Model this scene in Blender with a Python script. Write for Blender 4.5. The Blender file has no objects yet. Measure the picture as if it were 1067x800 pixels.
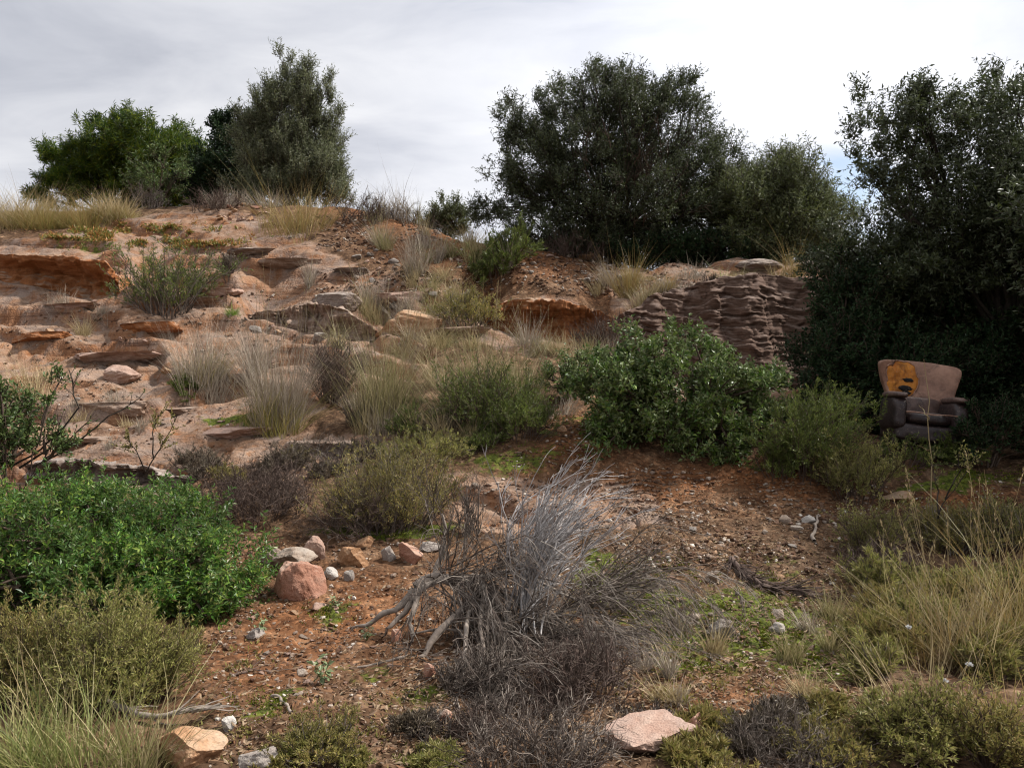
import bpy, math, random
import numpy as np
from mathutils import Vector

SC = bpy.context.scene
COL = SC.collection
R = np.random.default_rng(7)

# ------------------------------------------------------------------ camera maths
F, U0, V0, EYE = 853.0, 533.5, 400.0, 1.6
PITCH = math.atan(15.0 / F)
CP, SP = math.cos(PITCH), math.sin(PITCH)

def ray(u, v):
    u = np.asarray(u, float); v = np.asarray(v, float)
    xc = (u - U0) / F; yc = (V0 - v) / F
    return np.stack([xc, CP + yc * SP, -SP + yc * CP], -1)

def at(u, v, Y):
    d = ray(u, v)
    t = np.asarray(Y, float) / d[..., 1]
    return np.array([0, 0, EYE]) + d * t[..., None]

def project(x, y, z):
    dz = z - EYE
    dep = np.maximum(y * CP - dz * SP, 0.05)
    up = y * SP + dz * CP
    return U0 + F * x / dep, V0 - F * up / dep

# ------------------------------------------------------------------ noise
def _h(ix, iy, iz, seed):
    n = (ix.astype(np.int64) * 374761393 + iy.astype(np.int64) * 668265263 + iz.astype(np.int64) * 2147483647 + seed * 1274126177) & 0xFFFFFFFF
    n = ((n ^ (n >> 13)) * 1274126177) & 0xFFFFFFFF
    n = n ^ (n >> 16)
    return (n & 0xFFFFFF) / float(0xFFFFFF) * 2 - 1

def vnoise(p, seed=0):
    i = np.floor(p); f = p - i
    f = f * f * f * (f * (f * 6 - 15) + 10)
    ix, iy, iz = i[..., 0].astype(np.int64), i[..., 1].astype(np.int64), i[..., 2].astype(np.int64)
    out = 0
    for dx in (0, 1):
        wx = f[..., 0] if dx else 1 - f[..., 0]
        for dy in (0, 1):
            wy = f[..., 1] if dy else 1 - f[..., 1]
            for dz in (0, 1):
                wz = f[..., 2] if dz else 1 - f[..., 2]
                out = out + wx * wy * wz * _h(ix + dx, iy + dy, iz + dz, seed)
    return out

def vnoise2(x, y, seed=0):
    ix = np.floor(x); iy = np.floor(y); fx = x - ix; fy = y - iy
    fx = fx * fx * fx * (fx * (fx * 6 - 15) + 10); fy = fy * fy * fy * (fy * (fy * 6 - 15) + 10)
    ix = ix.astype(np.int64); iy = iy.astype(np.int64); z = np.zeros_like(ix)
    a = _h(ix, iy, z, seed); b = _h(ix + 1, iy, z, seed); c = _h(ix, iy + 1, z, seed); d = _h(ix + 1, iy + 1, z, seed)
    return (a * (1 - fx) + b * fx) * (1 - fy) + (c * (1 - fx) + d * fx) * fy

def fbm2(x, y, oct=4, seed=0):
    s, a = 0, 1.0
    for k in range(oct):
        s = s + a * vnoise2(x * 2 ** k + 17.3 * k, y * 2 ** k - 9.1 * k, seed + k); a *= 0.5
    return s

def fbm(p, oct=4, seed=0):
    s, a = 0, 1.0
    for k in range(oct):
        s = s + a * vnoise(p * 2 ** k + 13.7 * k, seed + k); a *= 0.5
    return s

def sstep(a, b, x):
    t = np.clip((x - a) / (b - a), 0, 1)
    return t * t * (3 - 2 * t)

def unit(a):
    return a / np.maximum(np.linalg.norm(a, axis=-1, keepdims=True), 1e-9)

# ------------------------------------------------------------------ terrain height
base = [(800, 3.3), (700, 4.45), (620, 5.8), (565, 7.1), (520, 8.1)]
LEFT = base + [(480, 9.2), (440, 10.3), (400, 11.6), (350, 13.2), (300, 14.8), (262, 16.2), (240, 17.8)]
cols = {
    -180: LEFT + [(226, 20)], 40: LEFT + [(224, 20)], 190: LEFT + [(217, 20)], 320: LEFT + [(213, 20)],
    430: base + [(480, 9), (440, 10), (400, 11.2), (350, 12.8), (310, 14.2), (280, 15.6), (255, 17.2), (230, 19)],
    520: base + [(480, 8.8), (440, 9.8), (400, 11), (350, 12.6), (310, 13.9), (280, 15.2), (257, 16.6)],
    620: base + [(480, 8.7), (440, 9.7), (400, 10.9), (355, 12.6), (320, 14), (290, 15.2), (271, 16.6)],
    720: base + [(485, 8.6), (440, 9.8), (405, 11.6), (360, 12.6), (320, 13.3), (288, 14.3), (273, 16)],
    830: base + [(485, 8.6), (450, 9.6), (410, 11.5), (360, 12.5), (320, 13.2), (288, 14.0), (275, 15.5)],
    950: base + [(487, 8.6), (455, 9.7), (415, 11.5), (360, 12.8), (300, 14.2)],
    1080: base + [(487, 8.6), (455, 9.7), (415, 11.5), (360, 12.8), (300, 14.2)],
    1240: base + [(487, 8.6), (455, 9.7), (415, 11.5), (360, 12.8), (300, 14.2)],
}
cp = []
for u, pts in cols.items():
    for v, Y in pts:
        cp.append(at(u, v, Y))
for x in (-4, -2, 0, 2, 4):
    cp.append(np.array([x, 1.5, 0.0]))
for u, Y, z in [(-180, 26, 5.9), (40, 26, 5.9), (190, 26, 5.8), (320, 26, 5.6), (430, 23, 4.7), (520, 20, 3.9), (620, 19.5, 3.6), (720, 19, 3.6), (830, 19, 3.6), (950, 19, 3.8), (1080, 19, 3.8), (1240, 19, 3.8),
                (-180, 34, 5.0), (190, 34, 4.8), (430, 32, 3.4), (620, 30, 2.8), (830, 30, 2.8), (1080, 30, 3.0)]:
    cp.append(np.array([(u - U0) / F * Y, Y, z]))
cp = np.array(cp)

def _tps(r2):
    return np.where(r2 < 1e-12, 0, 0.5 * r2 * np.log(np.maximum(r2, 1e-12)))

n = len(cp)
_d2 = ((cp[:, None, :2] - cp[None, :, :2]) ** 2).sum(-1)
A = np.zeros((n + 3, n + 3)); A[:n, :n] = _tps(_d2) + 0.05 * np.eye(n)
A[:n, n] = 1; A[:n, n + 1:] = cp[:, :2]; A[n, :n] = 1; A[n + 1:, :n] = cp[:, :2].T
_w = np.linalg.solve(A, np.concatenate([cp[:, 2], np.zeros(3)]))

def H0(x, y):
    sh = np.shape(x)
    x = np.ravel(x).astype(float); y = np.ravel(y).astype(float)
    xc = np.clip(x, -17, 15); yc = np.clip(y, 1.2, 31)
    out = np.empty_like(xc)
    for s in range(0, len(xc), 60000):
        e = slice(s, s + 60000)
        r2 = (xc[e, None] - cp[None, :, 0]) ** 2 + (yc[e, None] - cp[None, :, 1]) ** 2
        out[e] = _tps(r2) @ _w[:n] + _w[n] + _w[n + 1] * xc[e] + _w[n + 2] * yc[e]
    out -= np.minimum(np.maximum(y - 31, 0) * 0.12, 12)
    out = np.where(y < 1.2, out * np.clip((y + 4) / 5.2, 0, 1), out)
    return out.reshape(sh)

LEDGES = [
    ([(-150, 262, 280, 16.0), (-60, 264, 282, 15.7), (0, 265, 288, 15.5), (40, 266, 296, 15.3), (80, 268, 306, 15.0), (106, 271, 310, 14.9), (120, 286, 307, 14.9), (128, 302, 307, 14.9)], 'ledge_orange', 'overhanging orange-brown rock ledge with a pale flat top beside the grey-green shrub', 3, dict(under=.6, back=1.8, amp=.12, bed=.03)),
    ([(255, 326, 329, 14.1), (295, 322, 336, 13.9), (325, 313, 344, 13.7), (362, 324, 351, 13.5), (392, 346, 353, 13.4)], 'ledge_pink', 'lumpy grey rock ledge with a dark hollow beneath, above the dry brown brush', 5, dict(under=.3, back=1.1, amp=.2, bed=.03)),
    ([(500, 326, 334, 13.9), (535, 311, 346, 13.6), (585, 313, 356, 13.3), (625, 324, 360, 13.1), (672, 352, 364, 13.0)], 'ledge_orange', 'bare rust-orange rock face above the clump of green esparto grass', 8, dict(under=.1, back=1.3, bed=.03, amp=.14)),
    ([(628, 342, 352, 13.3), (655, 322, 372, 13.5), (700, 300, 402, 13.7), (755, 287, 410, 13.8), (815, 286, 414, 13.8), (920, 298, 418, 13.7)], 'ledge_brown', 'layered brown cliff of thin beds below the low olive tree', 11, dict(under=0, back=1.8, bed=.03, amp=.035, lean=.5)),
    ([(25, 484, 491, 9.05), (60, 477, 496, 8.95), (95, 479, 500, 8.85), (150, 489, 504, 8.8), (200, 500, 507, 8.7)], 'ledge_grey', 'pale slab edge with a dark gap under it above the bright green bush', 19, dict(under=.5, back=1.0, bed=.04, amp=.05)),
]

def carve(x, y, z):
    for L_ in LEDGES:
        P = np.array(L_[0], float); t_ = at(P[:, 0], P[:, 1], P[:, 3]); b_ = at(P[:, 0], P[:, 2], P[:, 3])
        o = np.argsort(t_[:, 0]); xs = t_[o, 0]
        yl = np.interp(x, xs, t_[o, 1]); zt = np.interp(x, xs, t_[o, 2]); zb = np.interp(x, xs, b_[o, 2]); d = yl - y
        off = np.maximum(np.maximum(xs[0] - x, x - xs[-1]), 0) * 1.1
        capf = zb - .06 - .09 * np.maximum(d, 0) + off + np.maximum(d - 1.6, 0) * 1.0
        capb = zt - .07 + .4 * np.maximum(-d - .5, 0) + .5 * np.maximum(-d - 1.1, 0) + 1.6 * np.maximum(-d - 1.8, 0) + off
        z = np.where(d > -.5, np.where(d < 5, np.minimum(z, capf), z), np.where(d > -3, np.minimum(z, capb), z))
    return z

# ---- regions of bare rock, moss and so on, marked on the ground
def poly_mask(u, v, poly, soft=10):
    poly = np.array(poly, float)
    inside = np.zeros(u.shape, bool); dmin = np.full(u.shape, 1e9)
    for (x1, y1), (x2, y2) in zip(poly, np.roll(poly, -1, 0)):
        if y1 != y2:
            c = ((y1 > v) != (y2 > v)) & (u < (x2 - x1) * (v - y1) / (y2 - y1) + x1)
            inside ^= c
        dx, dy = x2 - x1, y2 - y1
        t = np.clip(((u - x1) * dx + (v - y1) * dy) / (dx * dx + dy * dy), 0, 1)
        dmin = np.minimum(dmin, np.hypot(u - x1 - t * dx, v - y1 - t * dy))
    return sstep(-soft, soft, np.where(inside, dmin, -dmin))

ROCKS = [[(-200, 245), (60, 240), (120, 224), (250, 218), (310, 246), (400, 285), (560, 300), (650, 335), (620, 365), (470, 350), (430, 385), (330, 410), (310, 450), (420, 470), (400, 490), (190, 505), (60, 492), (-200, 480)],
         [(640, 265), (870, 262), (900, 300), (900, 415), (690, 410), (630, 330)],
         [(480, 500), (560, 492), (690, 515), (690, 550), (600, 562), (560, 555), (480, 545)]]
MOSS = [(838, 668, 50, 24, 1.0), (660, 606, 32, 22, .8), (410, 556, 75, 12, .9), (750, 640, 140, 46, .72), (880, 700, 60, 20, .6), (270, 735, 50, 20, .6), (540, 478, 70, 18, .5),
        (340, 640, 30, 14, .5), (990, 500, 90, 10, .9), (620, 455, 40, 12, .4), (90, 245, 55, 9, .35), (240, 432, 18, 8, .9), (710, 690, 90, 22, .5), (440, 745, 60, 30, .4)]
RED = [(740, 505, 120, 28, 1.), (330, 660, 160, 70, .8), (660, 690, 70, 25, 1.), (600, 470, 60, 30, .8), (560, 262, 80, 20, .9), (470, 250, 70, 25, .9), (660, 300, 60, 20, .6), (1000, 522, 80, 14, .9), (160, 245, 80, 14, 1.0), (390, 225, 60, 12, .9), (760, 740, 120, 40, .7)]

def masks(x, y, z):
    u, v = project(x, y, z)
    k = np.clip(y, 2, 40)
    nz = fbm2(x * 1.3, y * 1.3, 3, 31); nz2 = fbm2(x * 1.3 + 40, y * 1.3, 3, 33)
    uu = u + nz * 220 / k; vv = v + nz2 * 120 / k
    rock = np.zeros(u.shape)
    for p in ROCKS:
        rock = np.maximum(rock, poly_mask(uu, vv, p, 9))
    def blobs(bl):
        m = np.zeros(u.shape)
        for (a, b, c, d, s) in bl:
            m = np.maximum(m, s * np.exp(-(((uu - a) / c) ** 2 + ((vv - b) / d) ** 2)))
        return m
    front = (y > 1.0)
    return rock * front, blobs(MOSS) * front, blobs(RED) * front

def H(x, y, fine=True):
    x = np.asarray(x, float); y = np.asarray(y, float)
    z = H0(x, y)
    rock, moss, red = masks(x, y, z)
    big = fbm2(x * .55, y * .55, 3, 3)
    z = z + big * 0.07
    # tilted beds of sandstone: broad worn slabs with lips
    warp = fbm2(x * .35, y * .6, 4, 11) * 0.42 + 0.12 * x
    hard = sstep(-.5, .5, vnoise2(x * .35, y * .5, 51))
    warp = warp + fbm2(x * 1.6, y * 2.2, 3, 14) * .05
    for s_, k_, lo, hi in ((0.5, .92, .64, .93), (0.18, .5, .45, .92)):
        q = (z + warp) / s_
        fr = q - np.floor(q)
        zt = (np.floor(q) + sstep(lo, hi, fr) * 0.8 + 0.2 * fr) * s_ - warp
        z = z + (zt - z) * rock * k_ * (0.5 + 0.5 * hard)
        warp = warp + fbm2(x * .9, y * 1.4, 3, 15) * .1
    z = carve(x, y, z)
    if fine:
        xr, yr = .83 * x + .56 * y, -.56 * x + .83 * y
        z = z + rock * (fbm2(xr * 1.6, yr * 2.2, 4, 21) * .04 + fbm2(xr * 6, yr * 7, 3, 25) * 0.012)
        cr = np.abs(fbm2(x * .8 + 3, y * 1.5, 3, 28)); z = z - rock * (1 - sstep(0, .035, cr)) * .05
        z = z + (1 - rock) * (fbm2(x * 2.5, y * 2.5, 3, 61) * 0.03 + fbm2(x * 11, y * 11, 3, 65) * 0.016)
        z = z + moss * (0.02 + 0.012 * vnoise2(x * 22, y * 22, 71))
    return z

GX, GY, GS = (-18, 17), (0.5, 32), 0.05
_gx = np.arange(GX[0], GX[1], GS); _gy = np.arange(GY[0], GY[1], GS)
_mx, _my = np.meshgrid(_gx, _gy, indexing='ij')
HG = H(_mx, _my, True)

def hz(x, y):
    fx = np.clip((np.asarray(x, float) - GX[0]) / GS, 0, len(_gx) - 1.001); fy = np.clip((np.asarray(y, float) - GY[0]) / GS, 0, len(_gy) - 1.001)
    i = fx.astype(int); j = fy.astype(int); a = fx - i; b = fy - j
    return (HG[i, j] * (1 - a) + HG[i + 1, j] * a) * (1 - b) + (HG[i, j + 1] * (1 - a) + HG[i + 1, j + 1] * a) * b

_YS = np.concatenate([np.arange(2.2, 8, .03), np.arange(8, 30, .06)])
def hit(u, v):
    u = np.atleast_1d(np.asarray(u, float)); v = np.atleast_1d(np.asarray(v, float))
    d = ray(u, v)
    t = _YS[None, :] / d[:, 1:2]
    X = d[:, 0:1] * t; Z = EYE + d[:, 2:3] * t
    below = Z < hz(X, np.broadcast_to(_YS, X.shape))
    k = np.where(below.any(1), below.argmax(1), len(_YS) - 1)
    Y = _YS[k]; x = X[np.arange(len(u)), k]
    return np.stack([x, Y, hz(x, Y)], -1), below.any(1)

def gp(u, v):
    return hit([u], [v])[0][0]

# ------------------------------------------------------------------ objects
def mesh(name, V, Fq=None, Ft=None, mats=(), smooth=False, midx=None):
    me = bpy.data.meshes.new(name)
    V = np.ascontiguousarray(V, np.float32)
    Fq = np.zeros((0, 4), np.int32) if Fq is None else np.asarray(Fq, np.int32)
    Ft = np.zeros((0, 3), np.int32) if Ft is None else np.asarray(Ft, np.int32)
    nq, nt = len(Fq), len(Ft)
    me.vertices.add(len(V)); me.vertices.foreach_set('co', V.ravel())
    me.loops.add(nq * 4 + nt * 3)
    me.loops.foreach_set('vertex_index', np.concatenate([Fq.ravel(), Ft.ravel()]).astype(np.int32))
    me.polygons.add(nq + nt)
    me.polygons.foreach_set('loop_start', np.concatenate([np.arange(nq) * 4, nq * 4 + np.arange(nt) * 3]).astype(np.int32))
    if midx is not None:
        me.polygons.foreach_set('material_index', np.asarray(midx, np.int32))
    me.update(calc_edges=True)
    me.polygons.foreach_set('use_smooth', np.full(nq + nt, smooth, bool))
    for m in (mats if isinstance(mats, (list, tuple)) else [mats]):
        me.materials.append(m)
    me.update()
    return me

class MB:
    def __init__(s): s.V = []; s.Q = []; s.T = []; s.n = 0
    def add(s, V, Q=None, T=None):
        s.V.append(V)
        if Q is not None and len(Q): s.Q.append(Q + s.n)
        if T is not None and len(T): s.T.append(T + s.n)
        s.n += len(V); return s
    def build(s, name, mat, parent=None, loc=(0, 0, 0), smooth=False):
        V = np.concatenate(s.V) - np.asarray(loc, float)
        me = mesh(name, V, np.concatenate(s.Q) if s.Q else None, np.concatenate(s.T) if s.T else None, mat, smooth)
        o = bpy.data.objects.new(name, me); COL.objects.link(o)
        if parent is not None: o.parent = parent
        else: o.location = loc
        return o

def tag(o, label=None, cat=None, group=None, kind=None):
    if label: o['label'] = label
    if cat: o['category'] = cat
    if group: o['group'] = group
    if kind: o['kind'] = kind
    return o

def thing(name, label, cat, loc, group=None):
    o = bpy.data.objects.new(name, None); COL.objects.link(o); o.location = loc
    o.empty_display_size = .1
    return tag(o, label, cat, group)

# ------------------------------------------------------------------ geometry makers
def leaves(P, D, N, L, W, fold=.18):
    D = unit(D); S = unit(np.cross(D, N)); N = np.cross(S, D)
    L = np.broadcast_to(L, (len(P),))[:, None]; W = np.broadcast_to(W, (len(P),))[:, None]
    m = P + D * L * .48
    V = np.stack([P, m + S * W / 2 + N * W * fold, P + D * L - N * L * .06, m - S * W / 2 + N * W * fold], 1).reshape(-1, 3)
    Q = np.arange(len(P) * 4).reshape(-1, 4)
    return V, Q

def blades(P, D, L, W, bend, m=4, rng=R):
    k = len(P)
    s = np.linspace(0, 1, m + 1)[None, :, None]
    L = np.broadcast_to(L, (k,))[:, None, None]
    C = P[:, None] + L * (s * D[:, None] + s * s * bend[:, None])
    a = rng.uniform(0, 2 * np.pi, k)
    S = np.stack([np.cos(a), np.sin(a), np.zeros(k)], -1)[:, None]
    w = np.broadcast_to(W, (k,))[:, None, None] * (1 - s ** 1.6 * .93) / 2
    V = np.stack([C - S * w, C + S * w], 2).reshape(-1, 3)
    i = (np.arange(k)[:, None] * (m + 1) + np.arange(m)[None]) * 2
    Q = np.stack([i, i + 1, i + 3, i + 2], -1).reshape(-1, 4)
    return V, Q

def tubes(C, rad, k=3):
    n, m = C.shape[:2]
    T = np.gradient(C, axis=1) if m > 2 else np.repeat(C[:, 1:] - C[:, :1], m, 1)
    T = unit(T)
    ref = np.where(np.abs(T[..., 2:3]) > .8, np.array([1., 0, 0]), np.array([0, 0, 1.]))
    A = unit(np.cross(T, ref)); B = np.cross(T, A)
    th = np.arange(k) / k * 2 * np.pi
    V = C[:, :, None] + rad[:, :, None, None] * (A[:, :, None] * np.cos(th)[None, None, :, None] + B[:, :, None] * np.sin(th)[None, None, :, None])
    i = (np.arange(n)[:, None, None] * m + np.arange(m - 1)[None, :, None]) * k
    j = np.arange(k)[None, None]; j2 = (j + 1) % k
    Q = np.stack([i + j, i + j2, i + k + j2, i + k + j], -1).reshape(-1, 4)
    return V.reshape(-1, 3), Q

def grow(P, D, L, m, wig, pull, rng=R):
    """wandering lines: wig = random turn per step, pull = vector added per step"""
    n = len(P); L = np.broadcast_to(L, (n,))[:, None]
    D = unit(D); out = [P]; p = P
    for k in range(m):
        D = unit(D + rng.normal(0, wig, (n, 3)) + np.asarray(pull) / m)
        p = p + D * L / m; out.append(p)
    return np.stack(out, 1)

def spawn(C, cnt, t0, t1, ang, rng=R):
    n, m = C.shape[:2]
    par = np.repeat(np.arange(n), cnt)
    t = rng.uniform(t0, t1, len(par)) * (m - 1)
    i = np.minimum(t.astype(int), m - 2); f = (t - i)[:, None]
    P = C[par, i] * (1 - f) + C[par, i + 1] * f
    T = unit(C[par, i + 1] - C[par, i])
    rnd = unit(np.cross(T, rng.normal(size=T.shape)))
    a = np.broadcast_to(ang, (len(par),))[:, None] * rng.uniform(.6, 1.3, (len(par), 1))
    return P, T * np.cos(a) + rnd * np.sin(a), par

def taper(n, m, r0, r1):
    return np.broadcast_to(np.linspace(1, 0, m)[None], (n, m)) * (np.broadcast_to(r0, (n,)) - np.broadcast_to(r1, (n,)))[:, None] + np.broadcast_to(r1, (n,))[:, None]

def sphere_dirs(n, rng=R):
    return unit(rng.normal(size=(n, 3)))

# ------------------------------------------------------------------ materials
def nt(name):
    m = bpy.data.materials.new(name); m.use_nodes = True
    t = m.node_tree; t.nodes.clear()
    out = t.nodes.new('ShaderNodeOutputMaterial')
    return m, t, out

def node(t, typ, **kw):
    nd = t.nodes.new(typ)
    for k, v in kw.items():
        if k.startswith('i_'):
            key = k[2:]; nd.inputs[int(key) if key.isdigit() else key].default_value = v
        else: setattr(nd, k, v)
    return nd

def ramp(t, stops, fac=None, interp='LINEAR'):
    r = t.nodes.new('ShaderNodeValToRGB'); r.color_ramp.interpolation = interp
    e = r.color_ramp.elements
    while len(e) < len(stops): e.new(.5)
    for k, (p, c) in enumerate(stops):
        e[k].position = p; e[k].color = (*c, 1) if len(c) == 3 else c
    if fac is not None: t.links.new(fac, r.inputs[0])
    return r.outputs[0]

def mixc(t, fac, a, b, mode='MIX'):
    m = t.nodes.new('ShaderNodeMix'); m.data_type = 'RGBA'; m.blend_type = mode
    for s, x in ((m.inputs[0], fac), (m.inputs[6], a), (m.inputs[7], b)):
        if hasattr(x, 'is_linked'): t.links.new(x, s)
        elif isinstance(x, (int, float)): s.default_value = x
        else: s.default_value = (*x, 1)
    return m.outputs[2]

def math_n(t, op, a, b=0.0, clamp=False):
    m = t.nodes.new('ShaderNodeMath'); m.operation = op; m.use_clamp = clamp
    for s, x in ((m.inputs[0], a), (m.inputs[1], b)):
        if hasattr(x, 'is_linked'): t.links.new(x, s)
        else: s.default_value = x
    return m.outputs[0]

def noise(t, scale, detail=4, rough=.55, vec=None, dist=0.0):
    nd = node(t, 'ShaderNodeTexNoise'); nd.inputs['Scale'].default_value = scale; nd.inputs['Detail'].default_value = detail
    nd.inputs['Roughness'].default_value = rough; nd.inputs['Distortion'].default_value = dist
    if vec is not None: t.links.new(vec, nd.inputs['Vector'])
    return nd.outputs['Fac']

def leaf_mat(name, stops, back=None, trans=.25, rough=.5, clump=.0, spec=.3):
    """stops: colours spread at random over the single leaves; back: colour of the underside"""
    m, t, out = nt(name)
    g = node(t, 'ShaderNodeNewGeometry')
    c = ramp(t, [(k / max(1, len(stops) - 1), s) for k, s in enumerate(stops)], g.outputs['Random Per Island'])
    if clump:
        tc = node(t, 'ShaderNodeTexCoord')
        f = noise(t, 2.2, 2, .5, tc.outputs['Object'])
        f = ramp(t, [(.35, (1 - clump,) * 3), (.65, (1 + clump,) * 3)], f)
        c = mixc(t, 1.0, c, f, 'MULTIPLY')
    if back: c = mixc(t, g.outputs['Backfacing'], c, back)
    p = node(t, 'ShaderNodeBsdfPrincipled'); p.inputs['Roughness'].default_value = rough
    p.inputs['Specular IOR Level'].default_value = spec
    t.links.new(c, p.inputs['Base Color'])
    tr = node(t, 'ShaderNodeBsdfTranslucent'); t.links.new(c, tr.inputs['Color'])
    mx = node(t, 'ShaderNodeMixShader'); mx.inputs[0].default_value = trans
    t.links.new(p.outputs[0], mx.inputs[1]); t.links.new(tr.outputs[0], mx.inputs[2])
    t.links.new(mx.outputs[0], out.inputs[0])
    return m

def bark_mat(name, stops, scale=18):
    m, t, out = nt(name)
    g = node(t, 'ShaderNodeNewGeometry'); tc = node(t, 'ShaderNodeTexCoord')
    c = ramp(t, [(k / max(1, len(stops) - 1), s) for k, s in enumerate(stops)], g.outputs['Random Per Island'])
    f = noise(t, scale, 5, .65, tc.outputs['Object'])
    c = mixc(t, 1.0, c, ramp(t, [(.3, (.55,) * 3), (.7, (1.25,) * 3)], f), 'MULTIPLY')
    p = node(t, 'ShaderNodeBsdfPrincipled'); p.inputs['Roughness'].default_value = .85; p.inputs['Specular IOR Level'].default_value = .15
    t.links.new(c, p.inputs['Base Color'])
    b = node(t, 'ShaderNodeBump'); b.inputs['Strength'].default_value = .5; b.inputs['Distance'].default_value = .01
    t.links.new(f, b.inputs['Height']); t.links.new(b.outputs[0], p.inputs['Normal'])
    t.links.new(p.outputs[0], out.inputs[0])
    return m

def rock_mat(name, c1, c2, c3, top=None, strata=0.0, scale=6.0, speck=.5):
    """c1..c3 mottle; top: paler patchy tone on the upward faces; strata: strength of bedding bands"""
    m, t, out = nt(name)
    tc = node(t, 'ShaderNodeTexCoord'); g = node(t, 'ShaderNodeNewGeometry')
    oi = node(t, 'ShaderNodeObjectInfo')
    va = node(t, 'ShaderNodeVectorMath', operation='ADD'); t.links.new(tc.outputs['Object'], va.inputs[0])
    sc_ = node(t, 'ShaderNodeVectorMath', operation='SCALE'); t.links.new(oi.outputs['Random'], sc_.inputs['Scale']); sc_.inputs[0].default_value = (37, 53, 11)
    t.links.new(sc_.outputs[0], va.inputs[1]); vec = va.outputs[0]
    f = noise(t, scale, 6, .62, vec, .4)
    c = ramp(t, [(.28, c1), (.5, c2), (.74, c3)], f)
    h = f
    if strata:
        mp = node(t, 'ShaderNodeMapping'); mp.inputs['Scale'].default_value = (.9, .9, 11); mp.inputs['Rotation'].default_value = (0.06, .10, 0)
        t.links.new(vec, mp.inputs['Vector'])
        s = noise(t, 1.6, 5, .6, mp.outputs[0], .3)
        c = mixc(t, strata, c, ramp(t, [(.36, tuple(x * .55 for x in c1)), (.48, c2), (.56, tuple(x * .8 for x in c1)), (.68, tuple(min(x * 1.25, .6) for x in c3))], s))
        h = math_n(t, 'ADD', f, math_n(t, 'MULTIPLY', s, 2.0))
    if top:
        sx = node(t, 'ShaderNodeSeparateXYZ'); t.links.new(g.outputs['Normal'], sx.inputs[0])
        patch_n = noise(t, scale * .7, 5, .7, vec)
        k = math_n(t, 'MULTIPLY', ramp(t, [(.45, (0,) * 3), (.85, (1,) * 3)], sx.outputs[2]), ramp(t, [(.4, (0,) * 3), (.6, (.85,) * 3)], patch_n))
        c = mixc(t, k, c, top)
    sp = noise(t, scale * 14, 3, .6, vec)
    c = mixc(t, speck, c, ramp(t, [(.3, (.5,) * 3), (.5, (1,) * 3), (.7, (1.3,) * 3)], sp), 'MULTIPLY')
    p = node(t, 'ShaderNodeBsdfPrincipled'); p.inputs['Roughness'].default_value = .9; p.inputs['Specular IOR Level'].default_value = .15
    t.links.new(c, p.inputs['Base Color'])
    hh = math_n(t, 'ADD', h, math_n(t, 'MULTIPLY', sp, .25))
    b = node(t, 'ShaderNodeBump'); b.inputs['Strength'].default_value = .7; b.inputs['Distance'].default_value = .035
    t.links.new(hh, b.inputs['Height']); t.links.new(b.outputs[0], p.inputs['Normal'])
    t.links.new(p.outputs[0], out.inputs[0])
    return m

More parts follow.
